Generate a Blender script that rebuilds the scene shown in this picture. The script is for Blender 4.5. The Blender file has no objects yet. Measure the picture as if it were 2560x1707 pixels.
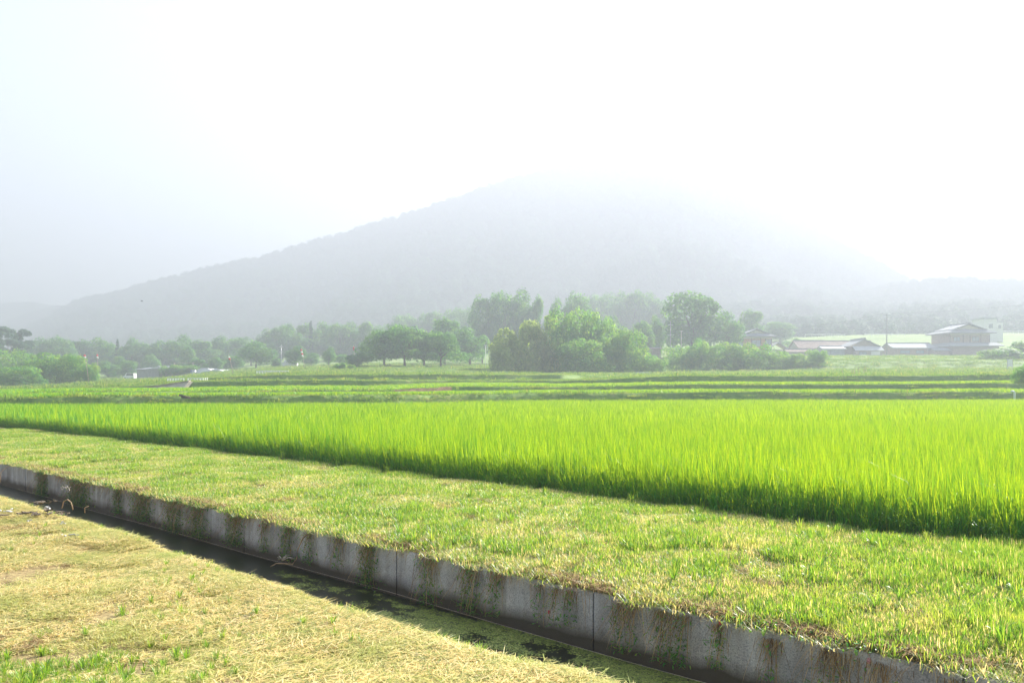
import bpy, math, random
import numpy as np
from mathutils import Vector, noise as mnoise

sc = bpy.context.scene
COL = sc.collection
R = math.radians
rng = np.random.default_rng(7)
random.seed(7)

# ------------------------------------------------------------------ camera
F, HZ, EYE = 1991.0, 960.0, 1.8          # focal length and horizon in photo pixels, eye height
cam = bpy.data.objects.new('camera', bpy.data.cameras.new('camera'))
COL.objects.link(cam)
cam.location = (0, 0, EYE)
cam.rotation_euler = (R(90), 0, 0)
cam.data.sensor_width = 36.0
cam.data.lens = F / 2560 * 36
cam.data.shift_y = (HZ - 853.5) / 2560
cam.data.clip_start = 0.1
cam.data.clip_end = 8000
sc.camera = cam

# ------------------------------------------------------------------ sky, sun, exposure
SUN_AZ, SUN_EL = 40.0, 33.0              # degrees right of the view axis, above the horizon
world = bpy.data.worlds.new('World')
sc.world = world
world.use_nodes = True
wn = world.node_tree
bg = wn.nodes['Background']
sky = wn.nodes.new('ShaderNodeTexSky')
sky.sky_type = 'NISHITA'
sky.sun_disc = False
sky.sun_elevation = R(SUN_EL)
sky.sun_rotation = R(SUN_AZ)
sky.air_density = 1.0
sky.dust_density = 2.2
sky.ozone_density = 1.0
wn.links.new(sky.outputs[0], bg.inputs['Color'])
bg.inputs['Strength'].default_value = 0.042
sun = bpy.data.objects.new('sun', bpy.data.lights.new('sun', 'SUN'))
COL.objects.link(sun)
sun.data.energy = 5.0
sun.data.angle = R(0.5)
sun.data.color = (1.0, 0.95, 0.86)
sdir = Vector((math.sin(R(SUN_AZ)) * math.cos(R(SUN_EL)), math.cos(R(SUN_AZ)) * math.cos(R(SUN_EL)), math.sin(R(SUN_EL))))
sun.rotation_euler = sdir.to_track_quat('Z', 'Y').to_euler()
sc.view_settings.view_transform = 'Standard'
sc.view_settings.look = 'None'
sc.view_settings.gamma = 1.0
sc.view_settings.use_curve_mapping = False
sc.view_settings.exposure = 3.0

cy = sc.cycles
cy.use_denoising = True
cy.max_bounces = 9
cy.diffuse_bounces = 8
cy.glossy_bounces = 2
cy.transmission_bounces = 3
cy.volume_bounces = 2
cy.transparent_max_bounces = 4
cy.caustics_reflective = False
cy.caustics_refractive = False
cy.sample_clamp_indirect = 8

# ------------------------------------------------------------------ helpers
def P(px, py, Y):
    return ((px - 1280) / F * Y, Y, EYE - (py - HZ) / F * Y)

def tag(o, label=None, cat=None, group=None, kind=None):
    if label: o['label'] = label
    if cat: o['category'] = cat
    if group: o['group'] = group
    if kind: o['kind'] = kind
    return o

def link(o, parent=None):
    COL.objects.link(o)
    if parent is not None: o.parent = parent
    return o

def empty(name, loc=(0, 0, 0), rz=0.0):
    o = bpy.data.objects.new(name, None)
    o.location = loc
    o.rotation_euler = (0, 0, rz)
    o.empty_display_size = 0.3
    return link(o)

def np_mesh(name, v, loops, sizes, mats=(), attrs=None, smooth=False):
    """mesh from numpy arrays; loops flat vertex indices, sizes verts per face"""
    me = bpy.data.meshes.new(name)
    v = np.asarray(v, np.float32)
    loops = np.asarray(loops, np.int32).ravel()
    sizes = np.asarray(sizes, np.int32)
    me.vertices.add(len(v)); me.vertices.foreach_set('co', v.ravel())
    me.loops.add(len(loops)); me.loops.foreach_set('vertex_index', loops)
    me.polygons.add(len(sizes))
    me.polygons.foreach_set('loop_start', np.concatenate(([0], np.cumsum(sizes)[:-1])).astype(np.int32))
    if smooth: me.polygons.foreach_set('use_smooth', np.ones(len(sizes), bool))
    for k, a in (attrs or {}).items():
        at = me.attributes.new(k, 'FLOAT', 'POINT'); at.data.foreach_set('value', np.asarray(a, np.float32))
    for m in mats: me.materials.append(m)
    me.update(calc_edges=True)
    me.validate()
    return me

class MB:
    """collects simple solids into one mesh"""
    def __init__(s): s.v = []; s.f = []
    def add(s, vs, fs):
        b = len(s.v); s.v += [tuple(p) for p in vs]; s.f += [tuple(b + i for i in f) for f in fs]; return s
    def box(s, x0, x1, y0, y1, z0, z1):
        return s.add([(x0,y0,z0),(x1,y0,z0),(x1,y1,z0),(x0,y1,z0),(x0,y0,z1),(x1,y0,z1),(x1,y1,z1),(x0,y1,z1)],
                     [(0,3,2,1),(4,5,6,7),(0,1,5,4),(1,2,6,5),(2,3,7,6),(3,0,4,7)])
    def tube(s, pts, rad, n=6, cap=True):
        pts = [Vector(p) for p in pts]
        rad = rad if hasattr(rad, '__len__') else [rad] * len(pts)
        vs = []; up = Vector((0.31, 0.17, 0.94))
        for i, p in enumerate(pts):
            d = (pts[min(i + 1, len(pts) - 1)] - pts[max(i - 1, 0)]).normalized()
            a = d.cross(up)
            if a.length < 1e-3: a = d.cross(Vector((1, 0, 0)))
            a.normalize(); b = d.cross(a)
            for k in range(n):
                t = 2 * math.pi * k / n
                vs.append(p + (a * math.cos(t) + b * math.sin(t)) * rad[i])
        fs = [(i*n+k, i*n+(k+1) % n, (i+1)*n+(k+1) % n, (i+1)*n+k) for i in range(len(pts)-1) for k in range(n)]
        if cap: fs += [tuple(range(n))[::-1], tuple((len(pts)-1)*n + k for k in range(n))]
        return s.add(vs, fs)
    def mesh(s, name, mat, smooth=False):
        me = bpy.data.meshes.new(name); me.from_pydata(s.v, [], s.f)
        if mat: me.materials.append(mat)
        if smooth: me.polygons.foreach_set('use_smooth', [True] * len(me.polygons))
        me.update(); return me
    def build(s, name, mat, parent=None, smooth=False, loc=None):
        o = bpy.data.objects.new(name, s.mesh(name, mat, smooth))
        if loc is not None: o.location = loc
        return link(o, parent)

def fbm(x, y, sc_=1.0, oct_=4, seed=0.0):
    """cheap vectorised value noise, about -1..1"""
    x = np.asarray(x, float); y = np.asarray(y, float)
    out = np.zeros(np.broadcast(x, y).shape); amp = 1.0; tot = 0
    for o in range(oct_):
        xs = x / sc_ * 2**o + seed * 13.7 + o * 5.1; ys = y / sc_ * 2**o + seed * 7.3 + o * 9.7
        xi = np.floor(xs); yi = np.floor(ys); fx = xs - xi; fy = ys - yi
        fx = fx*fx*(3-2*fx); fy = fy*fy*(3-2*fy)
        h = lambda a, b: (np.sin(a * 127.1 + b * 311.7 + seed) * 43758.5453) % 1.0
        v = (h(xi, yi)*(1-fx) + h(xi+1, yi)*fx)*(1-fy) + (h(xi, yi+1)*(1-fx) + h(xi+1, yi+1)*fx)*fy
        out += (v*2-1)*amp; tot += amp; amp *= 0.5
    return out / tot * 1.6

# ------------------------------------------------------------------ materials
def new_mat(name):
    m = bpy.data.materials.new(name); m.use_nodes = True
    nt = m.node_tree; nt.nodes.clear()
    out = nt.nodes.new('ShaderNodeOutputMaterial')
    return m, nt, out

def ramp(nt, fac, stops):
    r = nt.nodes.new('ShaderNodeValToRGB')
    el = r.color_ramp.elements
    while len(el) < len(stops): el.new(0.5)
    for e, (p, c) in zip(el, stops):
        e.position = p; e.color = (*c, 1)
    nt.links.new(fac, r.inputs[0])
    return r.outputs[0]

def noise_tex(nt, scale, detail=3, coord='pos', rough=0.55, sx=None):
    n = nt.nodes.new('ShaderNodeTexNoise'); n.inputs['Scale'].default_value = scale
    n.inputs['Detail'].default_value = detail; n.inputs['Roughness'].default_value = rough
    if coord == 'pos':
        g = nt.nodes.new('ShaderNodeNewGeometry'); src = g.outputs['Position']
    else:
        g = nt.nodes.new('ShaderNodeTexCoord'); src = g.outputs['Object']
    if sx:
        mp = nt.nodes.new('ShaderNodeMapping'); mp.inputs['Scale'].default_value = sx
        nt.links.new(src, mp.inputs[0]); src = mp.outputs[0]
    nt.links.new(src, n.inputs['Vector'])
    return n.outputs['Fac']

def mixc(nt, a, b, fac, mode='MIX'):
    m = nt.nodes.new('ShaderNodeMix'); m.data_type = 'RGBA'; m.blend_type = mode
    for s, v in ((m.inputs[6], a), (m.inputs[7], b)):
        if hasattr(v, 'node'): nt.links.new(v, s)
        else: s.default_value = (*v, 1)
    if hasattr(fac, 'node'): nt.links.new(fac, m.inputs[0])
    else: m.inputs[0].default_value = fac
    return m.outputs[2]

def leaf_mat(name, stops, trans_mul=(1.5, 1.5, 0.8), tfac=0.5, rough=0.45, spec=0.4, patch=None, pscale=0.6, pobj='pos'):
    """stops over a per-blade random attribute; patch = (colour, low, high) blended by a big noise"""
    m, nt, out = new_mat(name)
    at = nt.nodes.new('ShaderNodeAttribute'); at.attribute_name = 'rnd'
    c = ramp(nt, at.outputs['Fac'], stops)
    if patch:
        nz = noise_tex(nt, pscale, 3, pobj)
        mr = nt.nodes.new('ShaderNodeMapRange'); mr.inputs['From Min'].default_value = patch[1]; mr.inputs['From Max'].default_value = patch[2]
        nt.links.new(nz, mr.inputs[0])
        c = mixc(nt, c, patch[0], mr.outputs[0])
    b = nt.nodes.new('ShaderNodeBsdfPrincipled')
    nt.links.new(c, b.inputs['Base Color'])
    b.inputs['Roughness'].default_value = rough
    b.inputs['Specular IOR Level'].default_value = spec
    t = nt.nodes.new('ShaderNodeBsdfTranslucent')
    nt.links.new(mixc(nt, c, trans_mul, 1.0, 'MULTIPLY'), t.inputs['Color'])
    mx = nt.nodes.new('ShaderNodeMixShader'); mx.inputs[0].default_value = tfac
    nt.links.new(b.outputs[0], mx.inputs[1]); nt.links.new(t.outputs[0], mx.inputs[2])
    nt.links.new(mx.outputs[0], out.inputs['Surface'])
    return m

def solid(name, col, rough=0.7, var=0.12, vscale=3.0, bump=0.0, metal=0.0, spec=0.3, sx=None):
    m, nt, out = new_mat(name)
    b = nt.nodes.new('ShaderNodeBsdfPrincipled')
    n = noise_tex(nt, vscale, 4, 'obj', 0.6, sx)
    lo = tuple(c * (1 - var * 1.6) for c in col); hi = tuple(min(1, c * (1 + var)) for c in col)
    nt.links.new(ramp(nt, n, [(0.3, lo), (0.7, hi)]), b.inputs['Base Color'])
    b.inputs['Roughness'].default_value = rough; b.inputs['Metallic'].default_value = metal
    b.inputs['Specular IOR Level'].default_value = spec
    if bump:
        bp = nt.nodes.new('ShaderNodeBump'); bp.inputs['Strength'].default_value = bump; bp.inputs['Distance'].default_value = 0.02
        nt.links.new(n, bp.inputs['Height']); nt.links.new(bp.outputs[0], b.inputs['Normal'])
    nt.links.new(b.outputs[0], out.inputs['Surface'])
    return m

def ground_mat(name, stops, s1=1.2, s2=25.0, bump=0.6, dist=0.03):
    m, nt, out = new_mat(name)
    a = noise_tex(nt, s1, 4); b_ = noise_tex(nt, s2, 4)
    mm = nt.nodes.new('ShaderNodeMath'); mm.operation = 'ADD'
    m2 = nt.nodes.new('ShaderNodeMath'); m2.operation = 'MULTIPLY'; m2.inputs[1].default_value = 0.5
    nt.links.new(a, mm.inputs[0]); nt.links.new(b_, mm.inputs[1]); nt.links.new(mm.outputs[0], m2.inputs[0])
    p = nt.nodes.new('ShaderNodeBsdfPrincipled')
    nt.links.new(ramp(nt, m2.outputs[0], stops), p.inputs['Base Color'])
    p.inputs['Roughness'].default_value = 0.9; p.inputs['Specular IOR Level'].default_value = 0.1
    bp = nt.nodes.new('ShaderNodeBump'); bp.inputs['Strength'].default_value = bump; bp.inputs['Distance'].default_value = dist
    nt.links.new(b_, bp.inputs['Height']); nt.links.new(bp.outputs[0], p.inputs['Normal'])
    nt.links.new(p.outputs[0], out.inputs['Surface'])
    return m

M = {}
M['rice'] = leaf_mat('rice_leaf', [(0.0, (0.012, 0.24, 0.025)), (0.5, (0.024, 0.36, 0.022)), (1.0, (0.048, 0.50, 0.02))],
                     trans_mul=(11.8, 1.2, 0.5), tfac=0.52, rough=0.4, spec=0.3, patch=((0.034, 0.42, 0.02), 0.50, 0.85), pscale=0.45)
M['bund'] = leaf_mat('bund_grass', [(0.0, (0.07, 0.20, 0.03)), (0.40, (0.16, 0.32, 0.035)), (0.74, (0.30, 0.40, 0.05)), (0.80, (0.46, 0.45, 0.22)), (1.0, (0.56, 0.50, 0.34))],
                     trans_mul=(1.8, 1.5, 0.9), tfac=0.48, rough=0.4, spec=0.5, patch=((0.36, 0.42, 0.09), 0.52, 0.95), pscale=2.2)
M['straw'] = leaf_mat('cut_straw', [(0.0, (0.12, 0.17, 0.04)), (0.26, (0.36, 0.42, 0.09)), (0.3, (0.62, 0.50, 0.18)), (0.75, (0.80, 0.65, 0.28)), (1.0, (0.86, 0.77, 0.47))],
                      trans_mul=(1.15, 1.05, 0.75), tfac=0.3, rough=0.5, spec=0.35, patch=((0.38, 0.44, 0.09), 0.45, 0.80), pscale=1.6)
M['dead'] = leaf_mat('dead_grass', [(0.0, (0.10, 0.06, 0.025)), (0.6, (0.30, 0.20, 0.09)), (1.0, (0.56, 0.44, 0.26))], trans_mul=(1.1, 0.9, 0.6), tfac=0.25, rough=0.8, spec=0.05)
M['weed'] = leaf_mat('weed_leaf', [(0.0, (0.04, 0.16, 0.04)), (0.7, (0.10, 0.30, 0.06)), (1.0, (0.26, 0.36, 0.08))], trans_mul=(1.5, 1.6, 0.8), tfac=0.4)
M['terrace'] = leaf_mat('terrace_grass', [(0.0, (0.05, 0.13, 0.03)), (0.6, (0.12, 0.23, 0.04)), (0.9, (0.22, 0.28, 0.06)), (1.0, (0.35, 0.3, 0.12))],
                        trans_mul=(1.7, 1.6, 0.9), tfac=0.45, patch=((0.24, 0.27, 0.07), 0.52, 0.75), pscale=0.25, rough=0.6, spec=0.2)
M['foliage'] = leaf_mat('broad_leaf', [(0.0, (0.03, 0.13, 0.06)), (0.6, (0.07, 0.22, 0.07)), (1.0, (0.14, 0.32, 0.06))],
                        trans_mul=(2.1, 1.7, 0.7), tfac=0.46, rough=0.7, spec=0.12, patch=((0.14, 0.27, 0.05), 0.48, 0.75), pscale=0.35)
M['vine'] = leaf_mat('vine_leaf', [(0.0, (0.035, 0.17, 0.06)), (0.6, (0.08, 0.27, 0.06)), (1.0, (0.18, 0.38, 0.05))],
                     trans_mul=(2.4, 1.7, 0.6), tfac=0.5, rough=0.6, spec=0.15, patch=((0.19, 0.34, 0.05), 0.46, 0.75), pscale=0.5)
M['bamboo'] = leaf_mat('bamboo_leaf', [(0.0, (0.16, 0.28, 0.07)), (0.6, (0.32, 0.44, 0.09)), (1.0, (0.5, 0.55, 0.16))],
                       trans_mul=(1.6, 1.5, 0.8), tfac=0.4, rough=0.6, spec=0.15)
M['needle'] = leaf_mat('conifer_leaf', [(0.0, (0.03, 0.09, 0.06)), (1.0, (0.08, 0.15, 0.09))], trans_mul=(1.3, 1.4, 0.8), tfac=0.3, rough=0.7, spec=0.1)
M['bark'] = solid('bark', (0.12, 0.09, 0.065), 0.9, 0.3, 4, 0.5)
M['soil'] = ground_mat('bank_thatch', [(0.30, (0.13, 0.085, 0.045)), (0.5, (0.27, 0.21, 0.10)), (0.7, (0.40, 0.33, 0.16))])
M['bundsoil'] = ground_mat('bund_thatch', [(0.30, (0.10, 0.09, 0.035)), (0.5, (0.20, 0.20, 0.07)), (0.7, (0.33, 0.28, 0.13))])
M['paddy'] = ground_mat('paddy_mud', [(0.3, (0.03, 0.035, 0.015)), (0.7, (0.06, 0.06, 0.03))])
M['land'] = ground_mat('field_ground', [(0.30, (0.10, 0.18, 0.05)), (0.5, (0.16, 0.26, 0.06)), (0.62, (0.24, 0.29, 0.09)), (0.75, (0.30, 0.24, 0.13))], s1=0.12, s2=2.5, bump=0.8, dist=0.2)
M['hill'] = ground_mat('hill_forest_floor', [(0.3, (0.02, 0.045, 0.018)), (0.7, (0.05, 0.08, 0.03))], s1=0.02, s2=0.12, bump=1.0, dist=3.0)
nb = M['hill'].node_tree
for n_ in nb.nodes:
    if n_.type == 'BSDF_PRINCIPLED': n_.inputs['Specular IOR Level'].default_value = 0.0; n_.inputs['Roughness'].default_value = 1.0
M['roof_tile'] = solid('grey_roof_tile', (0.27, 0.29, 0.32), 0.8, 0.2, 6, spec=0.08)
M['roof_brown'] = solid('rusty_sheet_roof', (0.32, 0.25, 0.22), 0.95, 0.25, 2, spec=0.08)
M['roof_white'] = solid('pale_sheet_roof', (0.55, 0.57, 0.6), 0.8, 0.1, 1, spec=0.08)
M['roof_light'] = solid('light_grey_tile', (0.36, 0.39, 0.42), 0.8, 0.15, 5, spec=0.08)
M['plaster'] = solid('cream_plaster', (0.6, 0.55, 0.42), 0.85, 0.08)
M['ochre'] = solid('ochre_wall', (0.52, 0.27, 0.12), 0.85, 0.12)
M['timber'] = solid('dark_timber', (0.16, 0.13, 0.11), 0.8, 0.25)
M['brownwall'] = solid('brown_wall', (0.38, 0.29, 0.25), 0.85, 0.2)
M['corrug'] = solid('grey_corrugated_sheet', (0.34, 0.35, 0.35), 0.6, 0.3, 6, 0, 0.0, 0.4, (4, 4, 0.3))
M['bluewall'] = solid('blue_grey_sheet', (0.28, 0.33, 0.38), 0.6, 0.2)
M['pinkwall'] = solid('faded_pink_wall', (0.48, 0.34, 0.30), 0.8, 0.15)
M['glass'] = solid('window_glass', (0.30, 0.36, 0.42), 0.15, 0.1, 1, spec=0.7)
M['white'] = solid('white_paint', (0.8, 0.8, 0.8), 0.5, 0.04)
M['film'] = solid('greenhouse_film', (0.75, 0.77, 0.78), 0.4, 0.08, 0.8)
M['red'] = solid('red_cloth', (0.65, 0.06, 0.07), 0.7, 0.1)
M['blue'] = solid('blue_paint', (0.06, 0.16, 0.55), 0.5, 0.1)
M['pole'] = solid('weathered_pole', (0.42, 0.34, 0.26), 0.8, 0.15)
M['concpole'] = solid('concrete_pole', (0.26, 0.26, 0.26), 0.8, 0.1)
M['conc_light'] = solid('pale_concrete', (0.42, 0.37, 0.32), 0.85, 0.2, 1.0, 0.3, sx=(1, 1, 3))
M['metal'] = solid('galvanised_metal', (0.5, 0.52, 0.55), 0.4, 0.1, 3, 0, 0.3)
M['black'] = solid('black_rubber', (0.02, 0.02, 0.02), 0.7, 0.1)
M['egg'] = solid('pink_snail_eggs', (0.62, 0.05, 0.10), 0.6, 0.25, 90, 1.0)
M['egg_pale'] = solid('pale_pink_snail_eggs', (0.62, 0.30, 0.33), 0.6, 0.25, 90, 1.0)
M['twig'] = solid('dead_stem', (0.40, 0.28, 0.17), 0.8, 0.25, 20)
M['twig_grey'] = solid('bleached_twig', (0.5, 0.45, 0.4), 0.8, 0.2, 20)
M['litter'] = solid('dark_dry_litter', (0.14, 0.11, 0.08), 0.9, 0.4, 20)
M['shard'] = solid('grey_plastic_scrap', (0.5, 0.5, 0.5), 0.5, 0.3, 20)

def concrete():
    m, nt, out = new_mat('canal_concrete')
    b = nt.nodes.new('ShaderNodeBsdfPrincipled')
    n1 = noise_tex(nt, 90, 3); n2 = noise_tex(nt, 1.8, 5, 'pos', 0.65); n3 = noise_tex(nt, 2.0, 4, 'pos', 0.6, (3, 3, 0.3))
    base = ramp(nt, n1, [(0.28, (0.24, 0.26, 0.285)), (0.5, (0.47, 0.495, 0.54)), (0.68, (0.60, 0.62, 0.66)), (0.78, (0.8, 0.8, 0.8))])
    big = ramp(nt, n2, [(0.3, (0.55, 0.56, 0.58)), (0.65, (1.1, 1.1, 1.1))])
    c = mixc(nt, base, big, 1.0, 'MULTIPLY')
    streak = ramp(nt, n3, [(0.42, (0.6, 0.57, 0.53)), (0.6, (1, 1, 1))])
    c = mixc(nt, c, streak, 0.7, 'MULTIPLY')
    # wet algae tide mark just above the water, with an uneven upper edge
    g = nt.nodes.new('ShaderNodeNewGeometry'); sp = nt.nodes.new('ShaderNodeSeparateXYZ'); nt.links.new(g.outputs['Position'], sp.inputs[0])
    nz = noise_tex(nt, 2.2, 4)
    ma = nt.nodes.new('ShaderNodeMath'); ma.operation = 'MULTIPLY_ADD'; ma.inputs[1].default_value = 0.16
    nt.links.new(nz, ma.inputs[0]); nt.links.new(sp.outputs['Z'], ma.inputs[2])
    mr = nt.nodes.new('ShaderNodeMapRange'); mr.inputs['From Min'].default_value = -0.33; mr.inputs['From Max'].default_value = -0.20
    mr.inputs['To Min'].default_value = 1; mr.inputs['To Max'].default_value = 0
    nt.links.new(ma.outputs[0], mr.inputs[0])
    c = mixc(nt, c, (0.045, 0.042, 0.036), mr.outputs[0])
    nt.links.new(c, b.inputs['Base Color'])
    b.inputs['Roughness'].default_value = 0.85
    bp = nt.nodes.new('ShaderNodeBump'); bp.inputs['Strength'].default_value = 0.5; bp.inputs['Distance'].default_value = 0.006
    nt.links.new(n1, bp.inputs['Height']); nt.links.new(bp.outputs[0], b.inputs['Normal'])
    nt.links.new(b.outputs[0], out.inputs['Surface'])
    return m
M['concrete'] = concrete()

def water_mat():
    m, nt, out = new_mat('canal_water')
    b = nt.nodes.new('ShaderNodeBsdfPrincipled')
    b.inputs['Base Color'].default_value = (0.012, 0.017, 0.008, 1)
    b.inputs['Roughness'].default_value = 0.28
    n = noise_tex(nt, 6, 3)
    bp = nt.nodes.new('ShaderNodeBump'); bp.inputs['Strength'].default_value = 0.08; bp.inputs['Distance'].default_value = 0.02
    nt.links.new(n, bp.inputs['Height']); nt.links.new(bp.outputs[0], b.inputs['Normal'])
    nt.links.new(b.outputs[0], out.inputs['Surface'])
    return m
M['water'] = water_mat()
M['duckweed'] = leaf_mat('duckweed', [(0.0, (0.12, 0.16, 0.05)), (0.6, (0.28, 0.36, 0.08)), (1.0, (0.5, 0.52, 0.17))], tfac=0.1)

# ------------------------------------------------------------------ layout of the land (metres)
NV = np.array([0.6756, 0.7373]); TV = np.array([-0.7373, 0.6756])   # across / along the canal
N_EDGE, N_WALL, N_RICE = 3.80, 5.53, 10.34
WATER = -0.50
def un(u, n):                     # canal coordinates -> X, Y
    u = np.asarray(u, float); n = np.asarray(n, float)
    return NV[0]*n + TV[0]*u, NV[1]*n + TV[1]*u
def wallpt(px, py, off=0.0):      # a photo position carried onto the face of the canal wall
    s = (px - 1280) / F
    Y = (N_WALL - off) / (NV[0]*s + NV[1])
    return Vector((s*Y, Y, EYE - (py - HZ)/F*Y))

TBL = {  # per photo column: (distance, photo row) along the rising terraces; None = paddy level
 -1200: [(45,None),(46,None),(49,992),(60,989.5),(61,986),(75,980),(76.5,976),(95,974),(110,972),(140,969),(150,967),(200,963),(260,960),(340,955),(480,940)],
 0:    [(46,None),(47,None),(49,993),(60,989.5),(61,986),(75,980),(76.5,976),(95,974),(110,972),(140,968),(150,966),(200,962),(260,958),(340,950),(480,935)],
 150:  [(46,None),(47,None),(49,992),(58,989.5),(59.5,982),(74,978),(76,974),(95,970),(118,963),(150,960),(160,957),(190,953),(230,948),(330,938),(480,918)],
 250:  [(46,None),(47,None),(49.5,991),(58,989.5),(59.5,980),(74,977),(76,971),(95,965),(115,957),(150,954),(160,951),(190,948),(230,945),(330,935),(480,915)],
 400:  [(46.5,None),(48,None),(50.5,990),(59,989),(60.5,979),(75,972),(77,962),(85,957),(110,951),(150,949),(165,948),(190,946),(230,943),(330,930),(480,910)],
 520:  [(46.5,None),(48,None),(50.5,990),(60,988.5),(61.5,978),(75,970),(77,953),(90,951),(105,946),(140,938),(150,936),(180,932),(230,928),(330,915),(480,895)],
 700:  [(47,None),(48.5,None),(51,989),(61,987.5),(62.5,977),(75,969),(77,952),(90,950.5),(92.5,937),(120,930),(135,926),(180,918),(230,913),(330,900),(480,880)],
 950:  [(48,None),(50,None),(53,988),(62,985),(64,975),(76,969),(78,953),(90,951),(92.5,936),(125,929),(134,919),(150,914),(230,908),(330,890),(480,860)],
 1150: [(52,None),(54,None),(57,985),(66,982),(68,966),(79,961),(81,953),(90,951),(93,937),(125,932),(136,922),(150,919),(230,908),(330,885),(480,855)],
 1400: [(56,None),(58,None),(60,982),(67,980),(69,968),(79,964),(81.5,953),(92,950),(96,938),(135,933),(140,931),(155,928),(220,915),(320,890),(480,850)],
 1700: [(57.5,None),(59.5,None),(61,981),(68,977),(69.5,961),(80,959),(82.5,940),(100,937),(130,933),(150,927),(156,920),(172,899),(235,888),(300,855),(480,836)],
 2200: [(58.5,None),(60.5,None),(62,981),(68.5,977),(70,960),(81,958),(83.5,939),(100,936),(135,926),(150,921),(157,903),(172,895),(235,888),(300,839),(480,826)],
 2560: [(59,None),(61,None),(62.5,981),(69,977),(70.5,959),(82,957),(84.5,938),(100,935),(135,925),(150,920),(157,901),(172,895),(235,887),(300,836),(480,824)],
 4200: [(60,None),(62,None),(64,981),(70,977),(71.5,959),(83,957),(85.5,938),(100,935),(135,925),(150,920),(157,901),(172,895),(235,887),(300,836),(480,824)],
}
TX = np.array(sorted(TBL)); TS = (TX - 1280) / F
TY = np.array([[r[0] for r in TBL[k]] for k in TX], float)
TZ = np.array([[(-0.1 if r[1] is None else EYE - (r[1]-HZ)/F*r[0]) for r in TBL[k]] for k in TX], float)
for k_ in (1, 3, 5, 7):                 # banks between terraces are short and steep
    dz_ = np.maximum(TZ[:, k_+1] - TZ[:, k_], 0)
    if k_ == 7: steep = (TX >= 520) & (TX <= 1400)
    else: steep = np.ones(len(TX), bool)
    ny = TY[:, k_+1] - np.maximum(0.35, dz_*0.75)
    TY[:, k_] = np.where(steep, np.maximum(TY[:, k_], ny), TY[:, k_])
NR = TY.shape[1]
def cols_at(s):
    s = np.asarray(s, float)
    ys = []; zs = []
    for k in range(NR):
        j = (k + 1)//2; w_ = 0.0 if k < 1 else (1.0 if k < 9 else 2.0)
        ys.append(np.interp(s, TS, TY[:, k]) + w_*(0.9*fbm(s, s*0 + j, 0.16, 3, 70 + j)*(k > 0) + 0.3*(k > 1)*(k % 2 == 0)*fbm(s, s*0, 0.03, 2, 80 + j)*0.3))
        zs.append(np.interp(s, TS, TZ[:, k]) + (0.0 if k < 2 or k > 10 else 0.07*fbm(s, s*0 + j, 0.09, 3, 90 + j)))
    return np.stack(ys, -1), np.stack(zs, -1)
def G(X, Y):                      # ground height anywhere in the open country
    Yk, Zk = cols_at([X / max(Y, 1e-3)])
    if Y < Yk[0][0]: return -0.1
    return float(np.interp(Y, Yk[0], Zk[0]))
def Gv(X, Y):
    Yk, Zk = cols_at(X / Y)
    out = np.full(len(X), -0.1)
    for k in range(NR - 1):
        m = (Y >= Yk[:, k]) & (Y <= Yk[:, k+1])
        f = (Y - Yk[:, k]) / (Yk[:, k+1] - Yk[:, k] + 1e-9)
        out[m] = (Zk[:, k] + (Zk[:, k+1] - Zk[:, k]) * f)[m]
    return out
def pad_end(s): return np.interp(s, TS, TY[:, 0])

def grid_mesh(name, X, Y, Z, mat, smooth=True):
    r, c = X.shape
    idx = np.arange(r*c).reshape(r, c)
    q = np.stack([idx[:-1, :-1], idx[:-1, 1:], idx[1:, 1:], idx[1:, :-1]], -1).reshape(-1, 4)
    return np_mesh(name, np.stack([X, Y, Z], -1).reshape(-1, 3), q, np.full(len(q), 4), [mat], smooth=smooth)

# base ground sheet far below everything, reaching the horizon
g = np.array([-3000, 3000.0])
X, Y = np.meshgrid(g, np.array([-400, 3000.0]))
o = link(bpy.data.objects.new('ground', grid_mesh('ground', X, Y, X*0 - 1.4, M['land'])))
tag(o, 'low ground sheet under the whole valley', None, None, 'structure')

# terraced land
s = np.linspace(-1.25, 1.45, 541)
Yk, Zk = cols_at(s)
rows_y, rows_z = [], []
sub = [2, 4, 5, 6, 5, 6, 5, 6, 6, 6, 5, 6, 5, 4]
for k in range(NR - 1):
    for j in range(sub[k]):
        f = j / sub[k]
        rows_y.append(Yk[:, k]*(1-f) + Yk[:, k+1]*f)
        ff = f if k not in (1, 3, 5, 7, 9) else f
        rows_z.append(Zk[:, k]*(1-ff) + Zk[:, k+1]*ff)
rows_y.append(Yk[:, -1]); rows_z.append(Zk[:, -1])
Y = np.array(rows_y); Z = np.array(rows_z); X = s[None, :] * Y
Z[2:] += (fbm(X, Y, 2.5, 3, 2) * 0.05 * np.clip(Y/60, 1, 4))[2:]
land = link(bpy.data.objects.new('terraced_land', grid_mesh('terraced_land', X, Y, Z, M['land'])))
tag(land, 'stepped grassy terraces rising behind the rice field', None, None, 'structure')
# bare earth slip on a terrace bank
sb = np.linspace((985-1280)/F, (1130-1280)/F, 40); Yb, Zb_ = cols_at(sb); fr = np.linspace(0.05, 1.0, 8)[:, None]
jag = 0.25*fbm(sb, sb*0, 0.01, 3, 77)
Yq = Yb[:, 3]*(1-fr) + Yb[:, 4]*fr - 0.10; Zq = Zb_[:, 3]*(1-fr) + Zb_[:, 4]*fr*1.0 + 0.07
o = link(bpy.data.objects.new('bare_bank', grid_mesh('bare_bank', sb[None, :]*Yq, Yq, Zq, solid('bare_earth', (0.36, 0.24, 0.15), 0.95, 0.3, 2.5, 0.6, spec=0.05))))
tag(o, 'reddish brown patch of bare earth on a terrace bank', None, None, 'structure')
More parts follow.
